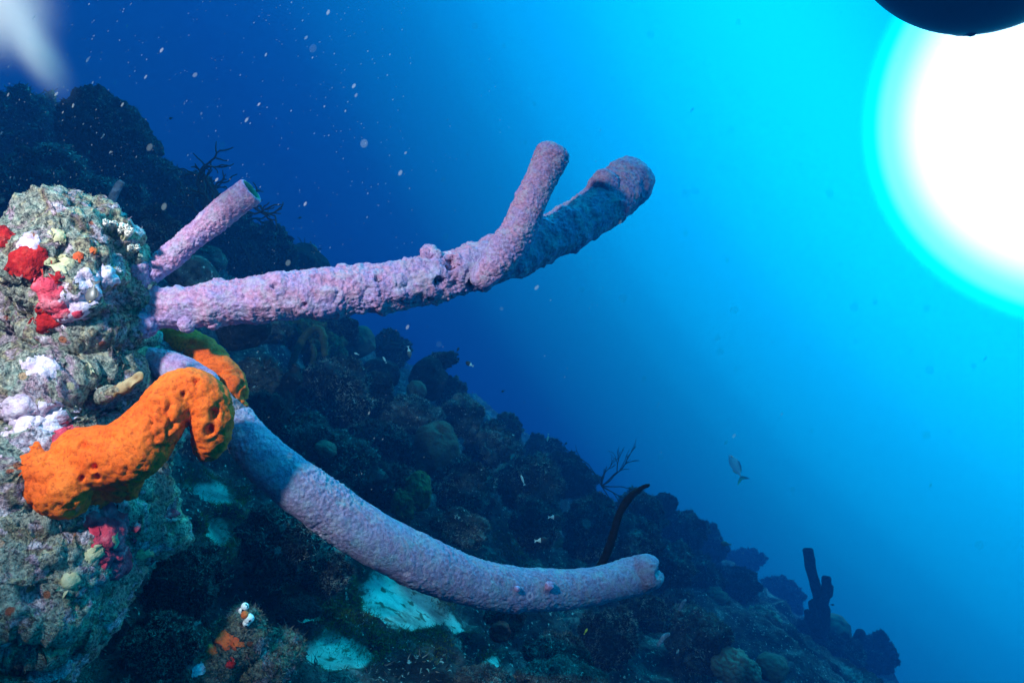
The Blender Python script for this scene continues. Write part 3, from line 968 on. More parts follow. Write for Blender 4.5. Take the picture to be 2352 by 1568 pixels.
# X, Y, rx, ry, depth (None = on the slope), kind, material, tilt, name, category, label
ROCKS = [
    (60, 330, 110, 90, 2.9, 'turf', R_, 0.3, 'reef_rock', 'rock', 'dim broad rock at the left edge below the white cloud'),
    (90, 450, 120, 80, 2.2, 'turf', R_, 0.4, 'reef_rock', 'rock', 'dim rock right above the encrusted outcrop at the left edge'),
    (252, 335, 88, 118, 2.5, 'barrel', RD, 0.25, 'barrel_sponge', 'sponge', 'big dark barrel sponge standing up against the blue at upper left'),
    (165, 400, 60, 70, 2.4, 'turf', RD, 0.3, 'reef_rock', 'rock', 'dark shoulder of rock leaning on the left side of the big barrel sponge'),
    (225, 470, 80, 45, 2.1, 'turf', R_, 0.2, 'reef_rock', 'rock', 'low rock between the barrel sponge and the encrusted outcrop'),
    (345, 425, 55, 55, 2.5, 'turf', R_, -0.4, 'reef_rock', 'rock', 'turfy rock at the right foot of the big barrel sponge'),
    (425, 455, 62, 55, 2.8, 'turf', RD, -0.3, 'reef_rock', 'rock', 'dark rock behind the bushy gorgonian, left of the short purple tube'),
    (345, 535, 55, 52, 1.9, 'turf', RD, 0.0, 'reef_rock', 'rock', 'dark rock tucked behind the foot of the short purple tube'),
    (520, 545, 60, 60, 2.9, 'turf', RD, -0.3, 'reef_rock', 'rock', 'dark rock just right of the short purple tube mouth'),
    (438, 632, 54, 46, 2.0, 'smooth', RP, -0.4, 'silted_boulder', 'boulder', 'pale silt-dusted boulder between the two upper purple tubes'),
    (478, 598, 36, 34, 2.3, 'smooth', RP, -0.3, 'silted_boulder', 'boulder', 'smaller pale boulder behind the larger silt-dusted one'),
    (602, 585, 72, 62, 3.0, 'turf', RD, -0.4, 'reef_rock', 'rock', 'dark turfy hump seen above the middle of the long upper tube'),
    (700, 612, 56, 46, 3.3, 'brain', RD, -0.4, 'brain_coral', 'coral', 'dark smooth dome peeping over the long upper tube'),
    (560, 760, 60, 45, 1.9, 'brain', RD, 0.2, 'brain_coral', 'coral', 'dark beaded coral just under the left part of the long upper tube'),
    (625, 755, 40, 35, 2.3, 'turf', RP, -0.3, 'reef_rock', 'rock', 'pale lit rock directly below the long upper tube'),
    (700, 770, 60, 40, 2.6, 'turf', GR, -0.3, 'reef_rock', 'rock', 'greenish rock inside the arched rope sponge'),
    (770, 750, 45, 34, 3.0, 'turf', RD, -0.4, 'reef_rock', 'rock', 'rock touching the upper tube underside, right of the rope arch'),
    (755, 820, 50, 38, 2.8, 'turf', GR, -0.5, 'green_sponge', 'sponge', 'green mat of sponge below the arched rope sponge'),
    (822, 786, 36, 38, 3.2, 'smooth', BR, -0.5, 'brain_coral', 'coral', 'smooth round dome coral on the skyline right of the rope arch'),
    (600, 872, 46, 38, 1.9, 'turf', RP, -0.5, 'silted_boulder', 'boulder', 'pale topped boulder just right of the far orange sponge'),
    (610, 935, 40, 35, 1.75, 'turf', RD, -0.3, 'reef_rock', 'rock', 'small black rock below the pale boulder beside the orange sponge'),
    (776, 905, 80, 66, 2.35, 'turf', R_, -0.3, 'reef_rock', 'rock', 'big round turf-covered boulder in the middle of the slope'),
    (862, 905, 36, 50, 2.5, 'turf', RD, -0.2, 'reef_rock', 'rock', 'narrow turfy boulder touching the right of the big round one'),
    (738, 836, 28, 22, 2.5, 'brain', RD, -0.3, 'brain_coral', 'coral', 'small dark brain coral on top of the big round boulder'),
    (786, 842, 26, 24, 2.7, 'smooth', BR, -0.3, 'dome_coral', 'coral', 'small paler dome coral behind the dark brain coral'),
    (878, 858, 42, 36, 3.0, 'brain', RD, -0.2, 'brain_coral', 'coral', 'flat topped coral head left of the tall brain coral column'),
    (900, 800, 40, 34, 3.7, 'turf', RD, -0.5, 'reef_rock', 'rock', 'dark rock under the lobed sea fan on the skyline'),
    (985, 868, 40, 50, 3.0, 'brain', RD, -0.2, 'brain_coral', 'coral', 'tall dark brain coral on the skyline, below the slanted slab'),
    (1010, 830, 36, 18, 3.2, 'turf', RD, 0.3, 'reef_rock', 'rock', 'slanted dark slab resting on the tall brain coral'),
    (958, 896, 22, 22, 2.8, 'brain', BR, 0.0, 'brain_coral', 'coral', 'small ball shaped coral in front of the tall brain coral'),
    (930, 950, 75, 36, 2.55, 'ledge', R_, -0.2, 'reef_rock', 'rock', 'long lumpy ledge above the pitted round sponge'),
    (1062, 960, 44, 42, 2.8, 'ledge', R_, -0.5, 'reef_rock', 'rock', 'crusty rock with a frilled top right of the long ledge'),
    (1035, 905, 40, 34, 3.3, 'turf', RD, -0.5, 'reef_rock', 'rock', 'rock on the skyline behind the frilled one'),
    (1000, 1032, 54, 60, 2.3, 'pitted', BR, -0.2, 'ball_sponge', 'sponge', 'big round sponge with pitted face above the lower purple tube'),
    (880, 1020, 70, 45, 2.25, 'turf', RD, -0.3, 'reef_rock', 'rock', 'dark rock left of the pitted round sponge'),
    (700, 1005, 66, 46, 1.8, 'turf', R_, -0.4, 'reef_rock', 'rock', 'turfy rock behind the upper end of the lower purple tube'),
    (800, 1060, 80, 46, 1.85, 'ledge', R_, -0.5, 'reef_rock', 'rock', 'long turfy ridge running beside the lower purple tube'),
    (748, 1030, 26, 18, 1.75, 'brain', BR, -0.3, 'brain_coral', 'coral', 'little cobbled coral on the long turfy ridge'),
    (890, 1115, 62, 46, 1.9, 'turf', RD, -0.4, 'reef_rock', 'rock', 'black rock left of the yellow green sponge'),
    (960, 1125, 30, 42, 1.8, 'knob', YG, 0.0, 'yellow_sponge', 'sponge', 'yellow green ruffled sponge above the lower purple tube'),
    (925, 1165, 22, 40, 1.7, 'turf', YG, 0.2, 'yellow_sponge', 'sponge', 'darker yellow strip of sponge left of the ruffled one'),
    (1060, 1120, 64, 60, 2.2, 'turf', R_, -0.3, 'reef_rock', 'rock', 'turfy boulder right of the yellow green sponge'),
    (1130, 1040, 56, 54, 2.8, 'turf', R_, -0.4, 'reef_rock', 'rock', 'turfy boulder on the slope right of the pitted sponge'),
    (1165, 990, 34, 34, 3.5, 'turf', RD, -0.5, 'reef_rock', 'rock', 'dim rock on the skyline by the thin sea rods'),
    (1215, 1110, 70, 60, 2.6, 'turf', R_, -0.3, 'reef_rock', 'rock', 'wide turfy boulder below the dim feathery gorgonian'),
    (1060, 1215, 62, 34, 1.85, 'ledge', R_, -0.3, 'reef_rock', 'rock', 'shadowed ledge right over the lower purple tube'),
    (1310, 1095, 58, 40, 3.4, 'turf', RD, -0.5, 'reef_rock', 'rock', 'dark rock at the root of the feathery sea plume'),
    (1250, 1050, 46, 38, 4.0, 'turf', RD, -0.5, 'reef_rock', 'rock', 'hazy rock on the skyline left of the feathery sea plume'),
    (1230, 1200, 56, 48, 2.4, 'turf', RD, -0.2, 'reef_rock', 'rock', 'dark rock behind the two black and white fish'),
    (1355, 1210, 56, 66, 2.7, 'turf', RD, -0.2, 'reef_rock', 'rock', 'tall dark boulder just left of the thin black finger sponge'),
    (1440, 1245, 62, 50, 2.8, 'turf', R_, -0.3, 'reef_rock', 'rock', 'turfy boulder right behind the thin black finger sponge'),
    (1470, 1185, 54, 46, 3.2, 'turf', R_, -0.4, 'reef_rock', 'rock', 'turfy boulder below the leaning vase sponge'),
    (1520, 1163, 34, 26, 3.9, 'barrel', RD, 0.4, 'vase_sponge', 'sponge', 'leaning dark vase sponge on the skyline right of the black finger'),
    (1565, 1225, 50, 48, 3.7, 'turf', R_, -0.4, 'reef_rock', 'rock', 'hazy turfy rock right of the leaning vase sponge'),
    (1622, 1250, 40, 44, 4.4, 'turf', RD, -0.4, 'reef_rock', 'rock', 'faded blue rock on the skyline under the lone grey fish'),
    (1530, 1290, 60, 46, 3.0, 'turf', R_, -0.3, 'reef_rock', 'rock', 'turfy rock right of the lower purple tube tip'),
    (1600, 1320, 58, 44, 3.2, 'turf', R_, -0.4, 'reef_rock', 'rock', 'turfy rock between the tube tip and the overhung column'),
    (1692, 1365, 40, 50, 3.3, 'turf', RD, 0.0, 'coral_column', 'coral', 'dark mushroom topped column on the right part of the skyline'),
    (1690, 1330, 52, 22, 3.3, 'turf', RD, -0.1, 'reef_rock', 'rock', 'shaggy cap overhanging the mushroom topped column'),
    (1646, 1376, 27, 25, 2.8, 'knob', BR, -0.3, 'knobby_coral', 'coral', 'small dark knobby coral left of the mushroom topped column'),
    (1782, 1372, 48, 40, 5.2, 'turf', RD, -0.1, 'reef_rock', 'rock', 'faint blue dome behind the cauliflower coral'),
    (1700, 1290, 48, 20, 5.6, 'turf', RD, 0.2, 'reef_rock', 'rock', 'faintest flat rock far off behind the mushroom column'),
    (1752, 1436, 46, 40, 2.7, 'knob', KN, -0.3, 'knobby_coral', 'coral', 'pale cauliflower coral head at lower right'),
    (1795, 1480, 32, 30, 2.7, 'turf', RP, -0.3, 'reef_rock', 'rock', 'pale lumpy rock at the right foot of the cauliflower coral'),
    (1745, 1490, 42, 30, 2.6, 'turf', RD, -0.3, 'reef_rock', 'rock', 'black rock right under the cauliflower coral'),
    (1600, 1470, 66, 62, 2.3, 'turf', R_, -0.2, 'reef_rock', 'rock', 'large turfy boulder left of the cauliflower coral'),
    (1560, 1400, 52, 34, 2.6, 'turf', R_, -0.3, 'reef_rock', 'rock', 'turfy rock above the large boulder left of the cauliflower coral'),
    (1480, 1410, 52, 34, 2.3, 'turf', RD, -0.3, 'reef_rock', 'rock', 'dark rock just under the tip of the lower purple tube'),
    (1400, 1465, 58, 60, 2.0, 'turf', RD, -0.1, 'reef_rock', 'rock', 'black boulder below the tip half of the lower purple tube'),
    (1690, 1535, 52, 34, 2.2, 'knob', KN, -0.2, 'knobby_coral', 'coral', 'pale ruffled coral clump at the bottom edge, right'),
    (1772, 1532, 34, 30, 2.3, 'smooth', BP, 0.0, 'dome_coral', 'coral', 'small smooth pale dome at the bottom edge beside the ruffled clump'),
    (1912, 1452, 38, 40, 3.4, 'smooth', BP, -0.3, 'dome_coral', 'coral', 'pale smooth dome coral at the foot of the far upright tubes'),
    (1862, 1460, 36, 34, 3.5, 'turf', RD, -0.2, 'reef_rock', 'rock', 'dark rock at the left root of the far upright tubes'),
    (1930, 1505, 48, 40, 3.3, 'turf', R_, -0.2, 'reef_rock', 'rock', 'rock under the pale smooth dome coral at lower right'),
    (2010, 1500, 36, 40, 4.0, 'turf', RD, -0.4, 'reef_rock', 'rock', 'last hazy rock of the slope at the far right'),
    (1850, 1540, 62, 44, 2.9, 'turf', R_, -0.2, 'reef_rock', 'rock', 'rock on the bottom edge below the far upright tubes'),
    (1280, 1500, 70, 36, 1.5, 'ledge', R_, -0.1, 'reef_rock', 'rock', 'turfy ledge below the middle of the lower purple tube'),
    (1280, 1555, 90, 30, 1.35, 'ledge', RP, 0.0, 'reef_rock', 'rock', 'pale crusty ledge on the bottom edge, right of centre'),
    (1165, 1420, 40, 36, 1.5, 'turf', RD, -0.3, 'reef_rock', 'rock', 'dark rock between the sand pocket and the lower purple tube'),
    (1110, 1565, 60, 30, 1.3, 'turf', RP, -0.2, 'reef_rock', 'rock', 'silty rubble mound below the large sand pocket'),
    (640, 1250, 90, 78, 1.3, 'turf', RD, -0.4, 'reef_rock', 'rock', 'big black rock below the upper half of the lower purple tube'),
    (750, 1312, 52, 44, 1.35, 'turf', RD, -0.4, 'reef_rock', 'rock', 'black rock between the large sand pocket and the big black rock'),
    (690, 1392, 44, 20, 1.25, 'ledge', RD, -0.4, 'reef_rock', 'rock', 'low dark ridge left of the large sand pocket'),
    (420, 1340, 70, 84, 1.02, 'turf', RD, -0.3, 'reef_rock', 'rock', 'black rock in shadow right of the encrusted outcrop foot'),
    (380, 1470, 70, 60, 0.92, 'ledge', RD, -0.3, 'reef_rock', 'rock', 'dark blue ledge at the bottom left of the spotted sponge rock'),
]
ROCKS.append((60, 1680, 125, 110, 0.56, 'smooth', M_BLACK, 0.0, 'black_corner_lump', 'rock', 'black rounded lump added to darken the bottom left corner'))  # added dome, coloured black to make the dark curve in the corner
MATS_ALL = {}
for i, (X, Y, rx, ry, d, kind, mt, tilt, nm, cat, lab) in enumerate(ROCKS):
    if X > 1500 and d > 2.5:
        d *= 1.0 + 0.5 * min(1, (X - 1500) / 200)
    V, F, R = rough_blob(X, Y, rx * 1.02, ry * 1.02, d, kind, tilt, i + 1, 6 if (d < 1.6 or (kind in ('knob', 'pitted', 'barrel', 'turf', 'ledge') and max(rx, ry) > 44)) else 5)
    n, hf, wf = FUZZ[kind]
    ch = [(V, F)]
    if n:
        bl = blades(V, F, int(n * (1.8 if d < 1.6 else 1)), min(hf * R, 0.012 * max(d, 1.6)), min(wf * R * 1.7, 0.0015 * max(d, 1.6)), 0.9)
        ch.append(bl + (1,))
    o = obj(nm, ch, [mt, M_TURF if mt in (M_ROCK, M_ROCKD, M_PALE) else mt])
    tag(o, lab, cat, 'rocks and coral heads on the slope')

# ------------------------------------------------------------------ encrusted outcrop in the flash light
UP = [(160, 560, .85, 80), (112, 560, .83, 66), (212, 575, .87, 55), (85, 615, .81, 55), (180, 650, .84, 85), (224, 670, .87, 46), (256, 600, .89, 35),
      (60, 590, .82, 38), (189, 735, .84, 49), (140, 700, .85, 50), (229, 740, .86, 33), (190, 760, .84, 34), (130, 755, .84, 26), (180, 680, .97, 110), (90, 680, .95, 60), (110, 505, .87, 30), (184, 515, .88, 32), (254, 660, .96, 48)]
LO = [(150, 850, .83, 68), (60, 930, .80, 90), (215, 890, .85, 52), (130, 980, .82, 90), (60, 1100, .78, 110), (190, 1160, .82, 105), (315, 1200, .87, 60), (120, 1260, .78, 120), (250, 1300, .84, 52),
      (60, 1400, .75, 110), (160, 1400, .79, 70), (350, 1220, .90, 36), (265, 1080, .92, 60), (180, 1050, 1.0, 150), (50, 1500, .77, 90), (170, 800, 1.02, 100), (280, 980, 1.02, 90)]


def cluster(lst, voxel, seed, fine=1.0, hollows=()):
    ch = spheres([(P(X, Y, d), r * d / F_PX) for X, Y, d, r in lst], 3)
    V, F = remesh(ch, voxel)
    V = smooth(V, F, 14, 0.6)
    for X, Y, d, rx, ry, push in hollows:
        c = P(X, Y, d)
        k = d / F_PX
        q = np.sqrt(((V[:, 0] - c[0]) / (rx * k)) ** 2 + ((V[:, 2] - c[2]) / (ry * k)) ** 2)
        q = q * (1 + 0.5 * fbm(V, 22, 3, int(X)))
        V[:, 1] += push * np.exp(-q ** 4) * (V[:, 1] < d + 0.12)
    n = vnormals(V, F)
    hgt = 0.016 * ridged(V, 14, 4, seed) + 0.010 * bumps(V, 32, seed) + 0.0065 * bumps(V, 80, seed + 1) + 0.0065 * bumps(V + 0.004 * fbm(V, 100, 2, seed)[:, None], 150, seed + 2) + 0.0042 * fbm(V, 230, 2, seed)
    f1, f2 = worley(V * 13 + 0.3 * fbm(V, 30, 2, seed)[:, None], seed + 5)
    hgt -= 0.036 * np.clip(1 - f1 / 0.30, 0, 1)
    V = V + n * (hgt * fine)[:, None]
    return V, F


def patch(V, F, Nn, centre, rad, thick, seed, wob=0.55):
    d = np.linalg.norm(V - centre, axis=1)
    r = rad * (1.05 + wob * fbm(V, 1.3 / rad, 5, seed, 0.65))
    tt = d / np.maximum(r, rad * 0.2)
    mk = tt < 1.35
    f = F[mk[F].all(1)]
    if len(f) < 3:
        return None
    us_, iv = np.unique(f, return_inverse=True)
    Q = V[us_]
    t2 = 1 - tt[us_] ** 2 - 0.9 * np.clip(fbm(Q, 75, 3, seed + 3) - 0.12, 0, 1)
    t2 = np.clip(t2, -0.8, 1)
    rough = 0.35 * bumps(Q, 95, seed) + 0.45 * bumps(Q + 0.003 * fbm(Q, 120, 2, seed)[:, None], 190, seed + 1) + 0.5 * fbm(Q, 230, 2, seed)
    off = thick * np.clip(t2 * 3, 0, 1) * (0.25 + rough) + np.where(t2 > 0, 0.0004, 0.008 * t2)
    return Q + Nn[us_] * off[:, None], iv.reshape(f.shape)


def outcrop(lst, voxel, seed, name, label, cat, nb, pdefs, base, hollows=()):
    V, F = cluster(lst, voxel, seed, 1.0, hollows)
    n = vnormals(V, F)
    root = thing(name, label, cat, base)
    bl = blades(V, F, nb, 0.0042, 0.0008, 1.0)
    bvh = BVHTree.FromPolygons([tuple(v) for v in V], [tuple(f) for f in F])
    obj('rock', [(V, F), bl], M_CRUST, root)
    for (X, Y, rp, th, mt, nm, lab) in pdefs:
        loc, nn, fi, ds = bvh.ray_cast(Vector((0, 0, 0)), Vector(P(X, Y, 1)).normalized())
        if loc is None:
            continue
        pr = patch(V, F, n, np.array(loc), rp * loc[1] / F_PX, th * 0.65, int(X + Y), 0.95)
        if pr is None:
            continue
        po = obj(nm, [pr], mt, root)
        if lab:
            po['label'] = lab
    return V, F, bvh, root


UPP = [
    (52, 605, 40, 0.006, M_RED, 'encrusting_sponge', 'bright red sponge on the left side of the outcrop'),
    (88, 600, 28, 0.006, M_RED, 'encrusting_sponge', None),
    (38, 632, 20, 0.005, M_RED, 'encrusting_sponge', None),
    (105, 665, 34, 0.006, M_PINKRED, 'encrusting_sponge', 'pinkish red sponge in the middle of the outcrop'),
    (120, 700, 32, 0.006, M_PINKRED, 'encrusting_sponge', None),
    (125, 640, 15, 0.004, M_RED, 'encrusting_sponge', None),
    (100, 735, 28, 0.005, M_RED, 'encrusting_sponge', 'deep red sponge along the shaded lower edge'),
    (178, 718, 14, 0.007, M_PINKRED, 'encrusting_sponge', 'round brick red sponge on the white crust'),
    (165, 705, 44, 0.003, M_WHITEPINK, 'coralline_crust', 'pinkish white crust around the red button sponge'),
    (205, 660, 36, 0.003, M_WHITEPINK, 'coralline_crust', None),
    (250, 635, 30, 0.003, M_WHITEPINK, 'coralline_crust', None),
    (70, 560, 22, 0.003, M_WHITEPINK, 'coralline_crust', None),
    (110, 612, 18, 0.010, M_CREAM, 'cream_growth', None),
    (140, 605, 24, 0.008, M_CREAM, 'cream_growth', None),
    (135, 540, 16, 0.007, M_CREAM, 'cream_growth', None),
    (180, 590, 12, 0.004, M_RUST, 'encrusting_sponge', 'small rusty orange patch'),
    (215, 575, 10, 0.004, M_RUST, 'encrusting_sponge', None),
]
LOP = [
    (252, 1205, 44, 0.008, M_PINKRED, 'encrusting_sponge', 'crimson sponge hanging below the orange sponge'),
    (262, 1245, 50, 0.008, M_PINKRED, 'encrusting_sponge', None),
    (278, 1288, 40, 0.006, M_PINKRED, 'encrusting_sponge', None),
    (394, 1182, 18, 0.006, M_PINKRED, 'encrusting_sponge', None),
    (40, 950, 46, 0.003, M_WHITEPINK, 'coralline_crust', None),
    (110, 965, 40, 0.003, M_WHITEPINK, 'coralline_crust', None),
    (90, 840, 34, 0.003, M_WHITEPINK, 'coralline_crust', None),
    (160, 1010, 40, 0.004, M_PINKRED, 'encrusting_sponge', None),
    (200, 850, 18, 0.008, M_CREAM, 'cream_growth', None),
    (215, 1270, 20, 0.009, M_CREAM, 'cream_growth', None),
    (330, 1270, 16, 0.008, M_CREAM, 'cream_growth', None),
    (255, 1240, 16, 0.009, M_CREAM, 'cream_growth', None),
    (160, 1330, 18, 0.008, M_CREAM, 'cream_growth', None),
    (70, 1080, 12, 0.004, M_RUST, 'encrusting_sponge', None),
]
upV, upF, upB, up_root = outcrop(UP, 0.0021, 21, 'encrusted_outcrop', 'upper encrusted rock outcrop at left with red sponge and white tipped polyps', 'rock', 16000, UPP, P(170, 780, .88), ((120, 655, .82, 18, 16, .05), (85, 640, .80, 22, 10, .05), (195, 795, .84, 60, 24, .16), (60, 750, .84, 36, 50, .18), (165, 630, .82, 10, 14, .03), (290, 720, .88, 20, 60, .06)))
loV, loF, loB, lo_root = outcrop(LO, 0.0027, 22, 'encrusted_outcrop', 'lower encrusted rock outcrop at left, carrying the large orange sponge', 'rock', 20000, LOP, P(130, 1560, .86), ((50, 790, .86, 52, 60, .22), (5, 860, .86, 40, 60, .20), (200, 805, .86, 66, 30, .18), (310, 930, .90, 70, 60, .12), (230, 955, .84, 40, 26, .06), (250, 1180, .84, 50, 22, .05), (400, 1010, .95, 60, 70, .10), (150, 1390, .8, 60, 30, .06), (60, 1500, .76, 60, 40, .08)))


def surf(bvh, X, Y):
    loc, nn, fi, ds = bvh.ray_cast(Vector((0, 0, 0)), Vector(P(X, Y, 1)).normalized())
    if loc is None:
        return None, None
    return np.array(loc), np.array(nn)


# white tipped polyps on the shoulder of the upper outcrop
pol = [((240, 535), (243, 508)), ((252, 540), (256, 512)), ((270, 545), (281, 517)), ((278, 552), (293, 520)), ((283, 555), (298, 528)), ((288, 552), (302, 530)), ((275, 540), (277, 528)), ((290, 580), (302, 566)), ((312, 580), (316, 566)), ((262, 530), (264, 512))]
for i, (a, b_) in enumerate(pol):
    s0, _ = surf(upB, a[0], a[1])
    dd = s0[1] if s0 is not None else 0.86
    c0 = P(a[0], a[1], dd + 0.002)
    c1 = P(b_[0], b_[1], dd - 0.014)
    r = 3.0 * 0.86 / F_PX
    mid = (c0 + c1) / 2 + RNG.normal(size=3) * 0.001
    t_ = thing('tube_worm', 'stubby white tipped tube worm in the row on the shoulder of the upper outcrop', 'tube worm', c0, 'white tipped tube worms')
    V, F, om = tube([list(c0) + [r * 0.8], list(mid) + [r], list(c0 * 0.35 + c1 * 0.65) + [r * 1.1]], 14, 10)
    obj('tube', [(V, F)], M_CREAM, t_)
    V, F, om = tube([list(c0 * 0.42 + c1 * 0.58) + [r * 1.3], list(c0 * 0.2 + c1 * 0.8) + [r * 1.6], list(c1) + [r * 1.55]], 12, 10, 'flat')
    V = V + 0.0008 * RNG.normal(size=V.shape)
    obj('tip', [(V, F)], M_POLYP, t_)


# ------------------------------------------------------------------ purple tube sponges
def ctl(rows_):
    return [list(P(X, Y, d)) + [r * d / F_PX] for X, Y, d, r in rows_]


def sponge_tube(rows_, nu, nv, seed, end='round', amp=1.0, lump=1.0, crater=0.0, start='round'):
    V, F, om = tube(ctl(rows_), nu, nv, end, start)
    n = vnormals(V, F)
    # slow wobble, lumps, then pebbly skin
    hgt = 0.004 * fbm(V, 6, 2, seed + 40) + lump * (0.003 * ridged(V, 24, 3, seed + 41) + 0.0035 * fbm(V, 14, 3, seed) + 0.004 * np.clip(fbm(V, 28, 2, seed + 3) - 0.25, 0, 1) * 2)
    amp = amp * np.clip(0.65 + 0.9 * fbm(V, 16, 3, seed + 30), 0.2, 1.5)
    hgt += amp * (0.0018 * bumps(V + 0.004 * fbm(V, 90, 2, seed)[:, None], 150, seed) + 0.0016 * fbm(V, 300, 2, seed) + 0.0014 * bumps(V, 280, seed + 2))
    if crater:
        f1, f2 = worley(V * 19, seed + 9)
        msk = np.clip(fbm(V, 6, 2, seed + 12) + 0.25, 0, 1) * 1.6
        hgt -= crater * 0.016 * np.clip(1 - f1 / 0.26, 0, 1) * msk
        f1, f2 = worley(V * 24 + 5, seed + 19)
        hgt += crater * 0.012 * np.clip(1 - f1 / 0.30, 0, 1) ** 0.6 * msk
    return V + n * (hgt * (0.12 + 0.88 * om))[:, None], F


def inner_split(V, F, n_in, nv):
    return V, F


# short tube, upper left, with an open mouth
A = [(294, 655, .90, 26), (322, 641, .90, 24), (365, 612, .905, 24), (415, 570, .91, 26), (470, 522, .915, 29), (527, 474, .915, 32), (573, 440, .914, 30)]
tA = thing('tube_sponge', 'short lavender tube sponge with an open mouth, rising up right from the outcrop', 'sponge', P(300, 655, .9), 'purple tube sponges')
V, F = sponge_tube(A, 330, 150, 41, 'open', 1.0, 0.5)
nin = 8 * 150
obj('tube', [(V, F[:-nin]), ], M_PURPLE, tA)
fi = F[-nin:]
us_, iv = np.unique(fi, return_inverse=True)
obj('mouth_lining', [(V[us_], iv.reshape(fi.shape))], M_MOUTH, tA)
V, F = sponge_tube([(322, 650, .89, 20), (317, 625, .885, 20), (316, 612, .882, 19)], 60, 70, 42, 'flat', 0.8, 0.3)
obj('bud', [(V, F)], M_PURPLE, tA)

# long upper tube with a branch
B = [(300, 718, .90, 30), (345, 714, .90, 34), (450, 703, .91, 38), (600, 686, .93, 44), (720, 677, .95, 47), (830, 668, .97, 49), (950, 650, .99, 49), (1060, 622, 1.01, 49), (1160, 592, 1.04, 48), (1260, 548, 1.08, 47), (1350, 495, 1.13, 52), (1408, 455, 1.165, 53), (1444, 426, 1.19, 53)]
tB = thing('tube_sponge', 'long lumpy lavender tube sponge with one branch, reaching across the open blue water', 'sponge', P(305, 716, .9), 'purple tube sponges')
V, F = sponge_tube(B, 680, 190, 43, 'round', 1.2, 1.8, 0.9)
bB = BVHTree.FromPolygons([tuple(v) for v in V], [tuple(f) for f in F])
nB = vnormals(V, F)
for X, Y, rp, dp in ((1035, 600, 17, .02), (1012, 648, 11, .014), (985, 690, 9, .010), (1082, 655, 12, .014), (868, 640, 7, .010), (630, 655, 7, .008), (950, 700, 8, .010), (1120, 625, 9, .012), (700, 700, 5, .006), (1410, 400, 8, .014)):
    c, nn = surf(bB, X, Y)
    if c is not None:
        dd = np.linalg.norm(V - c, axis=1) / (rp * c[1] / F_PX) * (1 + 0.45 * fbm(V, 70, 2, 3))
        V = V - nB * (dp * np.exp(-dd ** 4))[:, None]
obj('tube', [(V, F)], M_PURPLE, tB)
BB = [(1110, 634, .985, 27), (1150, 588, .985, 33), (1185, 540, .985, 34), (1212, 480, .985, 33), (1236, 425, .985, 34), (1258, 378, .985, 35), (1268, 352, .985, 35)]
V, F = sponge_tube(BB, 300, 130, 44, 'flat', 1.0, 0.5)
obj('branch', [(V, F)], M_PURPLE, tB)
for (X, Y, d, r, sd) in ((1388, 424, 1.135, 32, 45), (332, 746, .885, 24, 46), (985, 582, .985, 17, 47), (1000, 588, .98, 12, 48), (788, 622, .96, 14, 49), (430, 742, .90, 17, 50), (490, 738, .915, 16, 52)):
    V0, F0 = ico(6 if r > 20 else 5)
    V = V0 * (r * d / F_PX) * (1 + 0.18 * fbm(V0, 1.6, 2, sd))[:, None] + P(X, Y, d)
    n = vnormals(V, F0)
    V = V + n * (0.0022 * bumps(V, 150, sd) + 0.0012 * bumps(V, 280, sd))[:, None]
    obj('bud', [(V, F0)], M_PURPLE, tB)

# lower tube, drooping then rising
LC = [(330, 785, .98, 25), (380, 815, .97, 29), (450, 868, .95, 32), (510, 925, .93, 33), (555, 985, .92, 38), (600, 1045, .92, 48), (670, 1108, .93, 53), (760, 1172, .95, 55), (850, 1230, .97, 56), (950, 1284, 1.0, 55), (1050, 1324, 1.03, 53), (1150, 1348, 1.06, 49), (1270, 1354, 1.10, 44), (1380, 1345, 1.13, 41), (1455, 1326, 1.15, 39), (1486, 1315, 1.145, 36)]
tC = thing('tube_sponge', 'long smooth lavender and blue tube sponge sagging along the bottom, notched at its tip', 'sponge', P(340, 790, .97), 'purple tube sponges')
V, F = sponge_tube(LC, 720, 180, 61, 'round', 0.9, 0.45)
# notched, folded lip at the tip
tip = P(1516, 1304, 1.145)
d_ = np.hypot(V[:, 0] - tip[0], V[:, 2] - tip[2])
axis = P(1496, 1312, 1.165) - P(1440, 1330, 1.15)
axis /= np.linalg.norm(axis)
V = V - axis * (0.022 * np.exp(-(d_ / 0.0085) ** 2))[:, None]
ring = np.arange(len(V)) // 180
netted = ring < 185
fr = F[:, 0] // 180
first = F[fr < 182]
rest = F[fr >= 182]
for fs, mt, nm in ((rest, M_CYANLIT, 'tube'), (first, M_NETTED, 'netted_stalk')):
    us_, iv = np.unique(fs, return_inverse=True)
    VV = V[us_]
    if nm == 'netted_stalk':
        VV = VV + vnormals(V, F)[us_] * (0.006 * ridged(VV * np.array([1, 1, 1]), 55, 3, 66) - 0.008)[:, None]
    obj(nm, [(VV, iv.reshape(fs.shape))], mt, tC)
for (X, Y, d, r, sd) in ((1262, 1345, 1.055, 11, 70), (1188, 1352, 1.03, 7, 71)):
    V0, F0 = ico(4)
    V = V0 * (r * d / F_PX) * (1 + 0.2 * fbm(V0, 1.6, 2, sd))[:, None] + P(X, Y, d)
    obj('bud', [(V, F0)], M_PURPLE, tC)
# short lavender lobe under the stalk, behind the orange sponge
tD = thing('tube_sponge', 'small lavender lobe half hidden behind the orange sponge arch', 'sponge', P(370, 845, .93), 'purple tube sponges')
V, F = sponge_tube([(352, 828, .93, 24), (385, 842, .925, 32), (430, 862, .92, 34), (470, 880, .92, 30)], 90, 90, 75, 'round', 0.6, 0.4)
obj('lobe', [(V, F)], M_PURPLE, tD)


# ------------------------------------------------------------------ orange sponges
def along(rows_, n):
    s = catmull(np.array([list(P(X, Y, d)) + [r * d / F_PX] for X, Y, d, r in rows_]), n)
    return [(q[:3], q[3]) for q in s]


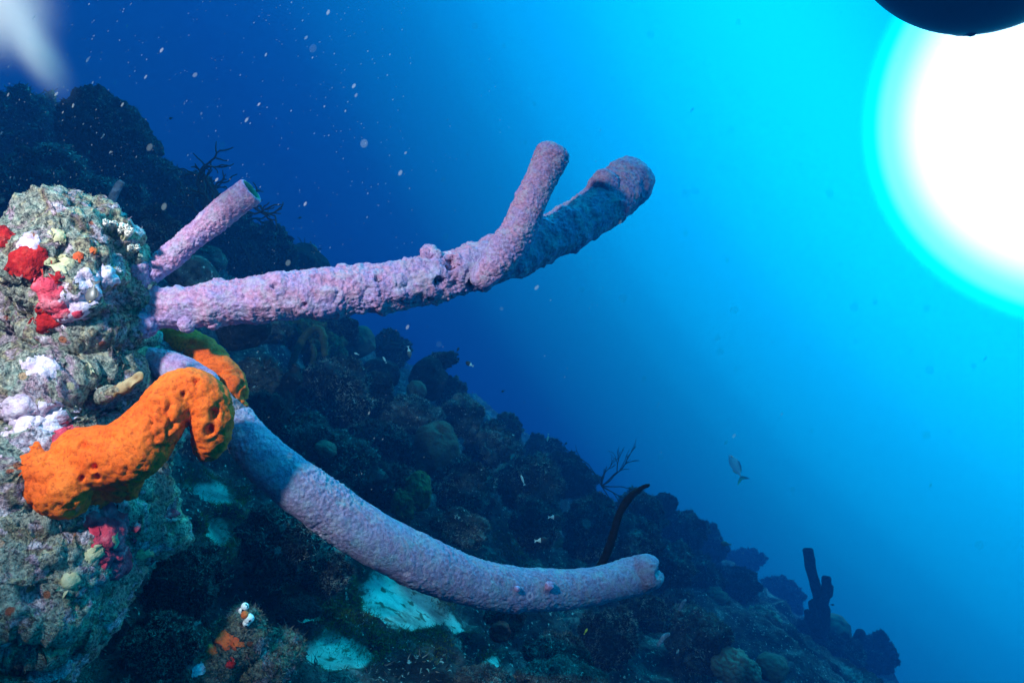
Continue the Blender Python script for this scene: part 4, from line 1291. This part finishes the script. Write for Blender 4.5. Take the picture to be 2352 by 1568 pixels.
SHIFT = P(1158, 784, .775) - P(1176, 784, .775)      # the large sponge sits a little further left


def orange_sponge(name, label, sph, seed, pits, base, voxel=0.0024):
    V, F = remesh(spheres(sph, 3), voxel)
    V = smooth(V, F, 16, 0.6)
    n = vnormals(V, F)
    hgt = 0.007 * fbm(V, 20, 2, seed) + 0.0028 * bumps(V + 0.01 * fbm(V, 30, 2, seed)[:, None], 80, seed) + 0.0017 * bumps(V, 170, seed + 6) + 0.0016 * fbm(V, 190, 2, seed)
    f1, f2 = worley(V * 30 + 0.5 * fbm(V, 40, 2, seed)[:, None], seed + 2)
    crk = np.clip(1 - (f2 - f1) / 0.22, 0, 1)
    wet = np.clip(fbm(V, 15, 2, seed + 4) * 2.0 + 0.15 + 6 * (n @ np.array([0.5, 0, -0.3]) - 0.25) * 0.25, 0, 1)
    hgt -= 0.006 * crk * wet
    V = V + n * hgt[:, None]
    bvh = BVHTree.FromPolygons([tuple(v) for v in V], [tuple(f) for f in F])
    for X, Y, rp, dp in pits:
        c, nn = surf(bvh, X, Y)
        if c is None:
            continue
        r = rp * c[1] / F_PX
        dd = np.linalg.norm((V - c) * np.array([1.0, 1.0, 0.75]), axis=1) / r * (1 + 0.9 * fbm(V, 70, 3, seed + 7))
        V = V - n * (dp * np.exp(-dd ** 4 * 0.9))[:, None]
    root = thing(name, label, 'sponge', base)
    obj('sponge_body', [(V, F)], M_ORANGE, root)
    return root, V, F


body = along([(140, 1080, .775, 42), (180, 1050, .77, 50), (225, 1045, .76, 64), (290, 1050, .76, 70), (345, 1010, .765, 66), (395, 950, .775, 54), (430, 902, .785, 46), (465, 890, .79, 42), (494, 920, .795, 44), (504, 962, .80, 45), (502, 1005, .805, 40), (492, 1036, .81, 28)], 64)
lobe = along([(104, 1034, .745, 26), (98, 1066, .742, 38), (126, 1106, .738, 50), (166, 1128, .738, 52), (192, 1088, .745, 46)], 18)
low = along([(250, 1100, .775, 36), (246, 1140, .785, 26), (252, 1158, .79, 20)], 6) + [(P(205, 1115, .785), 26 * .785 / F_PX), (P(300, 1110, .78), 40 * .78 / F_PX)]
o1, oV, oF = orange_sponge('orange_sponge', 'large bright orange sponge arched like an elbow over the lower outcrop', [(c + SHIFT, r) for c, r in body + lobe + low], 81,
              [(190, 1018, 5, .008), (214, 1075, 7, .016), (220, 1098, 8, .016), (452, 878, 5, .008), (494, 950, 9, .014), (482, 990, 8, .014), (422, 905, 4, .010), (187, 1100, 5, .012)],
              P(250, 1150, .80))
far_o = along([(378, 770, 1.00, 20), (430, 790, .99, 30), (490, 835, .975, 33), (528, 885, .96, 30), (548, 925, .955, 19)], 26)
orange_sponge('orange_sponge', 'smaller orange sponge lobe behind the elbow, its far side dark green in shade', far_o, 82, [], P(540, 930, .96))
# brown plate and dark overhang by the arch
V0, F0 = ico(5)
pl = thing('plate_coral', 'small tan leaf shaped coral plate jutting out left of the orange arch', 'coral', P(240, 905, .80))
cpl = P(292, 882, .80)
V = V0 * np.array([0.021, 0.006, 0.0085])
V = V + 0.005 * np.stack([fbm(V, 90, 2, 3), fbm(V, 90, 2, 4), fbm(V, 90, 2, 5)], 1)
ca, sa = math.cos(0.55), math.sin(0.55)
V = np.stack([V[:, 0] * ca - V[:, 2] * sa, V[:, 1], V[:, 0] * sa + V[:, 2] * ca], 1)
obj('plate', [(V + cpl, F0)], M_PLATE, pl)
V, F, om = tube(ctl([(225, 915, .82, 16), (250, 902, .805, 15), (270, 892, .80, 10)]), 30, 24)
V = V + vnormals(V, F) * (0.003 * ridged(V, 60, 3, 4))[:, None]
obj('stalk', [(V, F)], M_CRUST, pl)
# red sponge hanging at the left frame edge
V0, F0 = ico(5)
rs = V0 * np.array([0.020, 0.014, 0.013]) + P(6, 553, .775)
rs = rs + vnormals(rs, F0) * (0.006 * ridged(rs, 60, 3, 9))[:, None]
tag(obj('red_sponge', [(rs, F0)], M_RED), 'scarlet ruffled sponge at the left frame edge beside the upper outcrop', 'sponge')

# spotted white and orange sponge on a rust streaked stone, bottom left
st = [(530, 1478, .98, 42), (560, 1455, .98, 32), (500, 1500, .97, 40), (560, 1510, 1.0, 40), (470, 1535, .95, 40), (600, 1530, 1.0, 44), (640, 1500, 1.03, 30)]
V, F = cluster(st, 0.005, 91, 0.8)
nrm_ = vnormals(V, F)
stone = thing('streaked_stone', 'rust and green streaked stone at bottom left under the spotted white sponge', 'rock', P(540, 1540, .98))
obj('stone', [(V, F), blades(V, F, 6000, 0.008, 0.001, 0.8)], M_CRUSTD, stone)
sb_ = BVHTree.FromPolygons([tuple(v) for v in V], [tuple(f) for f in F])
for X, Y, rp, mt, nm in ((520, 1470, 22, M_RUST, 'encrusting_sponge'), (545, 1478, 16, M_RUST, 'encrusting_sponge'), (488, 1490, 14, M_RUST, 'encrusting_sponge'), (530, 1520, 16, M_RED, 'encrusting_sponge'), (456, 1540, 18, M_WHITEPINK, 'pale_growth')):
    c, nn = surf(sb_, X, Y)
    if c is None:
        continue
    pr = patch(V, F, nrm_, c, rp * c[1] / F_PX, 0.005, X, 0.8)
    if pr:
        obj(nm, [pr], mt, stone)


def spotted():
    m, t, b = mat_new('spotted_white')
    v = obj_coord(t)
    vo = vor_n(t, 150, v)
    r = ramp(t, [(0.0, (0.01, 0.01, 0.02)), (0.24, (0.01, 0.01, 0.02)), (0.32, (0.8, 0.8, 0.82))])
    t.links.new(vo.outputs['Distance'], r.inputs[0])
    t.links.new(r.outputs[0], b.inputs['Base Color'])
    return m


M_SPOT = spotted()
spn = thing('spotted_sponge', 'little white sponge with black spots and an orange middle, at bottom left', 'sponge', P(568, 1430, .95))
for (X, Y, r, mt, nm, dd) in ((572, 1420, 11, M_SPOT, 'white_lobe', .945), (562, 1392, 9, M_SPOT, 'white_lobe', .95), (556, 1402, 8, M_SPOT, 'white_lobe', .95), (566, 1430, 8, M_SPOT, 'white_lobe', .945), (562, 1411, 9, M_RUST, 'orange_middle', .943)):
    V0, F0 = ico(4)
    V = V0 * (r * dd / F_PX) * (1 + 0.15 * fbm(V0, 1.7, 2, int(X)))[:, None] + P(X, Y, dd)
    obj(nm, [(V, F0)], mt, spn)
# red sponge under the lower tube
V0, F0 = ico(5)
c = P(1148, 1450, 1.42)
V = V0 * np.array([0.022, 0.02, 0.020])
V = V * (1 + 0.25 * fbm(V0, 2, 3, 12))[:, None] + c
tag(obj('red_sponge', [(V, F0)], M_RED), 'dull red sponge in a dark hole below the middle of the lower purple tube', 'sponge')


# ------------------------------------------------------------------ thin growths
def simple_tube(name, rows_, mat, label, cat, end='round', nu=60, nv=22, rough_=0.10, group=None, seed=3):
    V, F, om = tube(ctl(rows_), nu, nv, end)
    R = max(r[3] * r[2] / F_PX for r in rows_)
    n = vnormals(V, F)
    V = V + n * (rough_ * R * (fbm(V, 0.8 / R, 3, seed) + 0.5 * bumps(V, 1.6 / R, seed)) * (0.2 + 0.8 * om))[:, None]
    o = obj(name, [(V, F)], mat)
    return tag(o, label, cat, group)


simple_tube('finger_sponge', [(1368, 1318, 1.25, 8), (1392, 1275, 1.25, 9), (1408, 1228, 1.25, 8), (1422, 1182, 1.25, 7.5), (1443, 1146, 1.25, 8), (1468, 1124, 1.25, 5.5), (1490, 1113, 1.25, 3)], M_BLACK, 'thin black finger sponge curving up behind the lower purple tube tip', 'sponge', nu=110, rough_=0.22)
simple_tube('finger_sponge', [(1380, 1316, 1.27, 8), (1400, 1302, 1.27, 7), (1420, 1288, 1.27, 4)], M_BLACK, 'short black finger lying against the top of the lower purple tube', 'sponge')
simple_tube('pale_tube', [(222, 520, 1.5, 11), (240, 490, 1.5, 10), (258, 455, 1.5, 9), (272, 428, 1.5, 8), (280, 418, 1.5, 7)], M_NETTED, 'thin pale grey tube leaning behind the upper outcrop', 'sponge', 'open', rough_=0.08)
simple_tube('rope_sponge', [(668, 842, 2.35, 7), (682, 805, 2.35, 8), (700, 772, 2.35, 8), (722, 755, 2.35, 8), (738, 760, 2.35, 8), (744, 785, 2.35, 8), (746, 812, 2.35, 7)], M_GREEN, 'olive rope sponge bent into an arch below the long upper tube', 'sponge', nu=90, rough_=0.2)
simple_tube('rope_sponge', [(716, 835, 2.3, 6), (722, 812, 2.3, 6), (718, 795, 2.3, 5)], M_GREEN, 'short olive rope stub left of the rope arch foot', 'sponge', rough_=0.2)
simple_tube('knobbed_sponge', [(640, 975, 1.85, 24), (650, 930, 1.87, 22), (662, 890, 1.9, 18), (674, 862, 1.92, 13), (680, 845, 1.92, 11)], M_ROCKD, 'black knobbed sponge column left of the big round boulder', 'sponge', rough_=0.5)
simple_tube('lump_sponge', [(1560, 1400, 2.2, 3), (1568, 1385, 2.2, 4), (1574, 1378, 2.2, 3)], M_NETTED, 'tiny grey finger on the turfy rock below the tube tip', 'sponge')
simple_tube('lump_sponge', [(1512, 1480, 2.0, 4), (1525, 1462, 2.0, 5), (1535, 1456, 2.0, 4)], M_NETTED, 'tiny grey finger near the bottom, left of the large turfy boulder', 'sponge')
# far upright tube cluster
tf = thing('tube_cluster', 'dark upright cluster of tube sponges against the blue at lower right', 'sponge', P(1880, 1450, 4.93))
for rows_, e in (([(1884, 1450, 4.93, 14), (1886, 1410, 4.93, 15), (1882, 1375, 4.93, 13), (1870, 1335, 4.93, 11), (1861, 1298, 4.93, 11), (1856, 1263, 4.93, 11)], 'open'),
                 ([(1884, 1412, 4.90, 12), (1891, 1380, 4.90, 12), (1897, 1350, 4.90, 10), (1898, 1326, 4.90, 9)], 'open'),
                 ([(1902, 1362, 4.92, 9), (1904, 1346, 4.92, 9)], 'flat'),
                 ([(1878, 1440, 4.87, 9), (1870, 1412, 4.87, 8), (1865, 1383, 4.87, 7)], 'round'),
                 ([(1870, 1440, 4.87, 10), (1860, 1420, 4.87, 9), (1856, 1408, 4.87, 8)], 'round'),
                 ([(1898, 1440, 4.96, 8), (1899, 1410, 4.96, 7), (1898, 1395, 4.96, 6)], 'round')):
    V, F, om = tube(ctl(rows_), 60, 24, e)
    V = V + vnormals(V, F) * (0.004 * bumps(V, 60, 3) + 0.006 * fbm(V, 18, 3, 5))[:, None]
    obj('tube', [(V, F)], M_ROCKD, tf)
simple_tube('tube_sponge', [(1955, 1505, 5.4, 14), (1965, 1480, 5.4, 12), (1976, 1455, 5.4, 11)], M_ROCKD, 'stubby dim tube leaning right of the pale dome coral', 'sponge')
simple_tube('sea_rod', [(2006, 1480, 5.6, 2), (2016, 1465, 5.6, 1.6), (2026, 1450, 5.6, 1.2)], M_GORG, 'hair thin rod on the last hazy rock at far right', 'sea rod', nu=20, nv=8)
for k, (rows_, lab) in enumerate((([(1128, 1020, 3.2, 2.5), (1140, 995, 3.2, 2), (1152, 968, 3.2, 1.6)], 'thin slanted sea rod on the skyline, left one of the pair'), ([(1150, 1020, 3.3, 2.5), (1166, 1000, 3.3, 2), (1188, 985, 3.3, 1.6)], 'thin slanted sea rod on the skyline, right one of the pair'))):
    simple_tube('sea_rod', rows_, M_GORG, lab, 'sea rod', nu=24, nv=8)


def branching(X, Y, d, n_main, length, spread, th, depth, seed, lean=(0, 0), r0=2.0, flat=0.5, curl=0.25):
    """gorgonian: list of swept thin branches"""
    rnd = random.Random(seed)
    out = []
    k = d / F_PX

    def grow(p, ang, ln, r, lev):
        pts = [np.array([p[0], p[1], p[2], r * k])]
        a = ang
        dp = rnd.uniform(-flat, flat)
        for s in range(4):
            a += rnd.gauss(0, curl)
            q = pts[-1][:3] + np.array([math.sin(a) * ln / 4 * k, dp * ln / 4 * k, math.cos(a) * ln / 4 * k])
            pts.append(np.array([q[0], q[1], q[2], r * k * (1 - 0.12 * s)]))
            if lev < depth and s >= 1:
                for _ in range(rnd.choice((0, 1, 1))):
                    grow(q, a + rnd.choice((-1, 1)) * rnd.uniform(0.35, 0.85) * spread, ln * rnd.uniform(0.55, 0.8), r * 0.75, lev + 1)
        V, F, om = tube(pts, 12, 6)
        out.append((V, F))

    base = P(X, Y, d)
    for i in range(n_main):
        grow(base, th + (i - (n_main - 1) / 2) * 0.45 + rnd.gauss(0, 0.12), length * rnd.uniform(0.8, 1.15), r0, 0)
    return out


tag(obj('gorgonian', branching(500, 500, 2.0, 6, 66, 1.0, 0.0, 3, 5, r0=4.2), M_GORG), 'bushy dark gorgonian behind the short purple tube mouth', 'gorgonian')
tag(obj('gorgonian', branching(470, 480, 2.05, 3, 56, 1.0, -0.5, 3, 8, r0=3.6), M_GORG), 'smaller dark gorgonian left of the bushy one', 'gorgonian')
tag(obj('gorgonian', branching(530, 545, 2.4, 2, 55, 0.8, 2.3, 3, 9, r0=1.5), M_GORG), 'hanging thin gorgonian under the short purple tube', 'gorgonian')
tag(obj('gorgonian', branching(575, 505, 2.5, 1, 30, 1.0, 1.4, 2, 12, r0=2.5), M_GORG), 'small twig of gorgonian poking out right of the short purple tube', 'gorgonian')
tag(obj('sea_plume', branching(1382, 1116, 2.9, 8, 50, 0.6, 0.85, 3, 14, r0=1.5, curl=0.12), M_GORG), 'feathery sea plume fanned out right above the black finger', 'sea plume')
tag(obj('sea_plume', branching(1205, 1058, 3.6, 5, 36, 0.7, 0.35, 2, 15, r0=1.2, curl=0.12), M_GORG), 'small feathery sea plume on the skyline at mid slope', 'sea plume')
tag(obj('sea_plume', branching(880, 800, 3.5, 6, 28, 0.8, 0.6, 1, 16, r0=5.0, curl=0.1), M_GORG), 'lobed sea fan on the skyline beside the smooth round dome', 'sea fan')
tag(obj('sea_plume', branching(705, 590, 3.5, 3, 26, 0.8, 0.5, 1, 17, r0=1.6, curl=0.2), M_GORG), 'small dark twigs on the dome peeping over the long upper tube', 'gorgonian')
tag(obj('lettuce_coral', branching(930, 1160, 1.75, 4, 20, 0.9, 0.1, 2, 19, r0=2.4, curl=0.3), M_YELLOW), 'little yellow green branching clump left of the ruffled sponge', 'coral')


# ------------------------------------------------------------------ fish
def fish(X, Y, d, length, ang, label, body_m, tail_m=None, deep=0.42, group='small reef fish', rear_m=None, big=False, yaw=0.0):
    """length in picture pixels, ang: heading in degrees (0 = right, 90 = up)"""
    L = length * d / F_PX
    c = P(X, Y, d)
    a = math.radians(ang)
    fx = np.array([math.cos(a) * math.cos(yaw), math.sin(yaw), math.sin(a) * math.cos(yaw)])
    side = np.cross(fx, np.array([0, 0, 1.0]) if abs(fx[2]) < 0.95 else np.array([1.0, 0, 0]))
    side /= np.linalg.norm(side)
    upv = np.cross(side, fx)
    prof = [(0.0, 0.03), (0.05, 0.28), (0.14, 0.62), (0.28, 0.95), (0.42, 1.0), (0.58, 0.84), (0.72, 0.52), (0.82, 0.28), (0.90, 0.18), (0.95, 0.16)]
    m = catmull(np.array([[p, q, 0] for p, q in prof]), 28)
    ang_ = np.linspace(0, 2 * math.pi, 20, endpoint=False)
    V = []
    for p, q, _ in m:
        ctr = c + fx * (0.45 - p) * L
        for t_ in ang_:
            V.append(ctr + upv * math.sin(t_) * q * L * deep / 2 + side * math.cos(t_) * q * L * deep * 0.19)
    V = np.array(V)
    idx = np.arange(28 * 20).reshape(28, 20)
    nx = np.roll(idx, -1, 1)
    F = np.stack([idx[:-1].ravel(), nx[:-1].ravel(), nx[1:].ravel(), idx[1:].ravel()], 1)
    root = thing('fish', label, 'fish', c, group)

    def fin(name, pts, mt, th=0.006):
        q = np.array([c + fx * (0.45 - p) * L + upv * z * L for p, z in pts])
        k = len(q)
        VV = np.concatenate([q + side * th * L, q - side * th * L])
        ids = np.arange(k)
        T = [[0, i, i + 1] for i in range(1, k - 1)] + [[k, k + i + 1, k + i] for i in range(1, k - 1)]
        for i in range(k):
            j = (i + 1) % k
            T += [[i, j, k + j], [i, k + j, k + i]]
        obj(name, [(VV, np.array(T))], mt, root)

    if rear_m is not None:
        fm = np.where(F[:, 0] // 20 >= 15, 1, 0)
        obj('body', [(V, F[fm == 0], 0)], body_m, root)
        obj('rear_body', [(V, F[fm == 1], 0)], rear_m, root)
    else:
        obj('body', [(V, F)], body_m, root)
    tm = tail_m or rear_m or body_m
    fs = 1.0 if big else 0.6
    fin('tail_fin', [(0.93, 0.0), (0.92, 0.05), (1.0, 0.15 * fs), (0.95 + 0.2 * fs, 0.26 * fs), (1.05, 0.0), (0.95 + 0.2 * fs, -0.26 * fs), (1.0, -0.15 * fs), (0.92, -0.05)], tm)
    if big:
        fin('dorsal_fin', [(0.3, deep * 0.46), (0.42, deep * 0.64), (0.6, deep * 0.58), (0.76, deep * 0.34), (0.78, deep * 0.2)], tm)
        fin('belly_fin', [(0.55, -deep * 0.4), (0.62, -deep * 0.55), (0.76, -deep * 0.34), (0.76, -deep * 0.2)], tm)
        V0, F0 = ico(2)
        for s in (1, -1):
            obj('eye', [(V0 * 0.035 * L + c + fx * 0.34 * L + upv * deep * 0.12 * L + side * s * deep * 0.10 * L, F0)], M_FEYE, root)
    return root


fish(210, 676, .752, 50, -100, 'small grey damselfish nosing head down at the white crust of the outcrop', M_FGREY, deep=0.52, big=True, yaw=-0.15)
fish(1688, 1068, 8.2, 62, 118, 'pale snapper with a yellow tail swimming alone in the blue at right', M_FSILV, M_FYEL, deep=0.33, big=True)
fish(1276, 1187, 2.1, 28, 0, 'black and white fish, upper one of the two left of the black finger sponge', M_FDARK, deep=0.48, rear_m=M_FWHITE)
fish(1246, 1240, 2.0, 30, 5, 'black and white fish, lower one of the two left of the black finger sponge', M_FDARK, deep=0.48, rear_m=M_FWHITE)
fish(1077, 835, 2.2, 20, 150, 'black and white fish hanging in the blue right of the tall brain coral', M_FDARK, deep=0.55, rear_m=M_FWHITE)
fish(1200, 1100, 2.3, 24, 110, 'thin white fish over the wide turfy boulder', M_FWHITE, deep=0.22)
fish(940, 810, 2.6, 26, -80, 'grey fish in front of the lobed sea fan', M_FGREY, deep=0.4, rear_m=M_FWHITE)
fish(883, 825, 2.6, 16, 120, 'tiny white fish on the rocks under the smooth round dome', M_FWHITE, deep=0.25)
fish(818, 812, 2.6, 12, 160, 'tiny white fish right of the rope arch', M_FWHITE, deep=0.3)
fish(1258, 976 + 30, 2.9, 18, -100, 'thin silver fish over the skyline boulder right of the pitted sponge', M_FSILV, deep=0.22)
fish(1665, 1248, 3.2, 24, 170, 'lone grey fish above the faded skyline rock at right', M_FGREY, deep=0.5)
fish(1052, 802, 2.8, 12, 60, 'tiny dark fish just above the black and white one in the blue', M_FDARK, deep=0.45)
fish(362, 332, 2.3, 14, 100, 'tiny dark fish by the right edge of the barrel sponge, topmost of three', M_FDARK, deep=0.6)
fish(370, 352, 2.3, 20, -20, 'round dark fish by the right edge of the barrel sponge, largest of three', M_FDARK, deep=0.7)
fish(362, 376, 2.3, 15, 30, 'tiny dark fish by the right edge of the barrel sponge, lowest of three', M_FDARK, deep=0.5)
fish(392, 272, 2.6, 10, 200, 'tiny dark fish alone in the blue up right of the barrel sponge', M_FDARK, deep=0.6)
fish(592, 437, 2.3, 11, 180, 'tiny dark fish beside the short purple tube mouth', M_FDARK, deep=0.6)
fish(689, 500, 2.8, 10, 20, 'tiny dark fish in the blue above the middle of the long upper tube', M_FDARK, deep=0.5)
fish(722, 568, 2.9, 26, -50, 'dim grey fish above the dome peeping over the long upper tube', M_FGREY, deep=0.34)
fish(1346, 1448, 1.9, 15, 60, 'small bright yellow fish among the dark rocks below the tube tip', M_FYEL, deep=0.3)
fish(1155, 898, 3.0, 9, 200, 'tiny dark fish in the blue above the crusty skyline rock', M_FDARK, deep=0.5)
fish(1100, 930, 2.9, 9, 20, 'tiny dark fish near the frilled skyline rock', M_FDARK, deep=0.5)
fish(1300, 1018, 3.4, 9, 40, 'tiny dark fish above the hazy skyline rocks at mid slope', M_FDARK, deep=0.5)
fish(1912, 1388, 3.6, 10, 0, 'tiny dark fish right of the far upright tubes', M_FDARK, deep=0.4)

# ------------------------------------------------------------------ drifting specks and the milky cloud
M_SNOW, t_, b_s = mat_new('drifting_speck')
b_s.inputs['Base Color'].default_value = (0.75, 0.80, 0.80, 1)
b_s.inputs['Roughness'].default_value = 0.7
b_s.inputs['Alpha'].default_value = 0.13
M_MOTE, t_, b_m = mat_new('soft_mote')
b_m.inputs['Base Color'].default_value = (0.6, 0.8, 0.8, 1)
b_m.inputs['Alpha'].default_value = 0.045
b_m.inputs['Roughness'].default_value = 0.9
V0, F0 = ico(2)
ch = []
for i in range(1500):
    if i < 720:
        X, Y = random.random() ** 1.4 * 950, random.random() ** 1.1 * 720
        d = random.uniform(0.38, 1.3)
    else:
        X, Y = random.random() * 2352, random.random() * 1568
        d = random.uniform(0.45, 1.6)
    big_ = random.random()
    r = (0.7 + 1.2 * big_ ** 3 + (3.6 * (random.random() if big_ > 0.95 else 0))) * d / F_PX
    thin = 0.30 + 0.45 * min(1, X / 900)
    c = P(X, Y, d)
    V = V0 * np.array([r * thin, r * 0.5, r * 1.35])
    tl = random.gauss(0.55, 0.12)
    V = np.stack([V[:, 0] * math.cos(tl) + V[:, 2] * math.sin(tl), V[:, 1], -V[:, 0] * math.sin(tl) + V[:, 2] * math.cos(tl)], 1)
    ch.append((V + c, F0))
V1, F1 = ico(3)
for i in range(70):
    X, Y = random.random() * 2352, random.random() * 1300
    d = random.uniform(0.3, 0.8)
    r = random.uniform(4, 11) * d / F_PX
    V = V1 * np.array([r * (0.5 + 0.5 * min(1, X / 1200)), r * 0.3, r])
    tl = random.gauss(0.45, 0.15)
    V = np.stack([V[:, 0] * math.cos(tl) + V[:, 2] * math.sin(tl), V[:, 1], -V[:, 0] * math.sin(tl) + V[:, 2] * math.cos(tl)], 1)
    ch.append((V + P(X, Y, d), F1, 1))
snow = obj('marine_snow', ch, [M_SNOW, M_MOTE], origin=np.zeros(3))
tag(snow, 'white drifting specks scattered through the water', 'marine snow', kind='stuff')

# milky plume of stirred silt, lit by the flash
mc = bpy.data.materials.new('silt_cloud')
mc.use_nodes = True
t = mc.node_tree
t.nodes.clear()
out = N(t, 'ShaderNodeOutputMaterial')
pvn = N(t, 'ShaderNodeVolumePrincipled')
pvn.inputs['Color'].default_value = (0.95, 0.97, 1.0, 1)
pvn.inputs['Anisotropy'].default_value = 0.0
txo = N(t, 'ShaderNodeTexCoord')
ln = N(t, 'ShaderNodeVectorMath', operation='LENGTH')
t.links.new(txo.outputs['Object'], ln.inputs[0])
fo = N(t, 'ShaderNodeMapRange', interpolation_type='SMOOTHSTEP')
fo.inputs['From Min'].default_value = 1.0
fo.inputs['From Max'].default_value = 0.0
fo.inputs['To Min'].default_value = 0
fo.inputs['To Max'].default_value = 1
t.links.new(ln.outputs['Value'], fo.inputs['Value'])
nz = noise_n(t, 0.9, 1, 0.4, 0.1, txo.outputs['Object'])
nr = N(t, 'ShaderNodeMapRange')
nr.inputs['From Min'].default_value = 0.25
nr.inputs['From Max'].default_value = 0.85
t.links.new(nz.outputs['Fac'], nr.inputs['Value'])
mu = N(t, 'ShaderNodeMath', operation='MULTIPLY')
fq = N(t, 'ShaderNodeMath', operation='POWER')
fq.inputs[1].default_value = 2.6
t.links.new(fo.outputs[0], fq.inputs[0])
t.links.new(fq.outputs[0], mu.inputs[0])
t.links.new(nr.outputs[0], mu.inputs[1])
mu2 = N(t, 'ShaderNodeMath', operation='MULTIPLY')
t.links.new(mu.outputs[0], mu2.inputs[0])
mu2.inputs[1].default_value = 60.0
t.links.new(mu2.outputs[0], pvn.inputs['Density'])
t.links.new(pvn.outputs[0], out.inputs['Volume'])
V0, F0 = ico(4)
for k, (X, Y, d, sx, sy, sz, tl, lab) in enumerate(((0, 0, .60, 0.075, 0.05, 0.080, -0.45, 'bright white milky silt cloud in the top left corner'),
                                                    (80, 105, .66, 0.034, 0.04, 0.080, -0.55, 'faint trailing wisp of the milky silt cloud below the bright corner'))):
    me = make_mesh('silt_cloud', [(V0, F0)], mc)
    so = bpy.data.objects.new('silt_cloud', me)
    C.objects.link(so)
    so.location = [float(q) for q in P(X, Y, d)]
    so.scale = (sx, sy, sz)
    so.rotation_euler = (0, tl, 0)
    tag(so, lab, 'silt cloud', kind='stuff')

# ------------------------------------------------------------------ added dark ellipsoid standing in for a lens shade, against the glare
hd = 1.8
prof = []
hc = P(2262, -318, hd)
V0, F0 = ico(6)
V = V0.copy()
V = np.stack([V[:, 0] * 0.379, V[:, 1] * 0.30, V[:, 2] * 0.4385], 1)
standin = thing('lens_shade_standin', 'black rounded stand-in for a lens shade, cutting off the white glare in the top right corner', 'standin', hc)
obj('shade_body', [(V + hc, F0)], M_SHADE, standin)
kl = np.array([[hc[0], hc[1] + 0.05, hc[2] - 0.424, 0.015], [hc[0], hc[1] + 0.15, hc[2] - 0.365, 0.015], [hc[0], hc[1] + 0.25, hc[2] - 0.22, 0.015]])
V, F, om = tube(kl, 50, 12)
obj('shade_ridge', [(V, F)], M_SHADE, standin)

# ------------------------------------------------------------------ the water itself
mh = bpy.data.materials.new('sea_water')
mh.use_nodes = True
t = mh.node_tree
t.nodes.clear()
out = N(t, 'ShaderNodeOutputMaterial')
pvn = N(t, 'ShaderNodeVolumePrincipled')
pvn.inputs['Color'].default_value = (0.010, 0.050, 0.155, 1)
pvn.inputs['Absorption Color'].default_value = (0.0001, 0.55, 0.76, 1)
pvn.inputs['Density'].default_value = 0.30
pvn.inputs['Anisotropy'].default_value = 0.35
t.links.new(pvn.outputs[0], out.inputs['Volume'])
x0, x1, y0, y1, z0, z1 = -10.5, 10.5, -1.2, 9.0, -11, 4.4
V = np.array([[x, y, z] for x in (x0, x1) for y in (y0, y1) for z in (z0, z1)], float)
F = np.array([[0, 1, 3, 2], [4, 6, 7, 5], [0, 4, 5, 1], [2, 3, 7, 6], [0, 2, 6, 4], [1, 5, 7, 3]])
hz = obj('haze', [(V, F)], mh, origin=np.zeros(3))
tag(hz, 'blue sea water filling the whole scene', 'water', kind='stuff')
hz.data.polygons.foreach_set('use_smooth', np.zeros(6, bool))
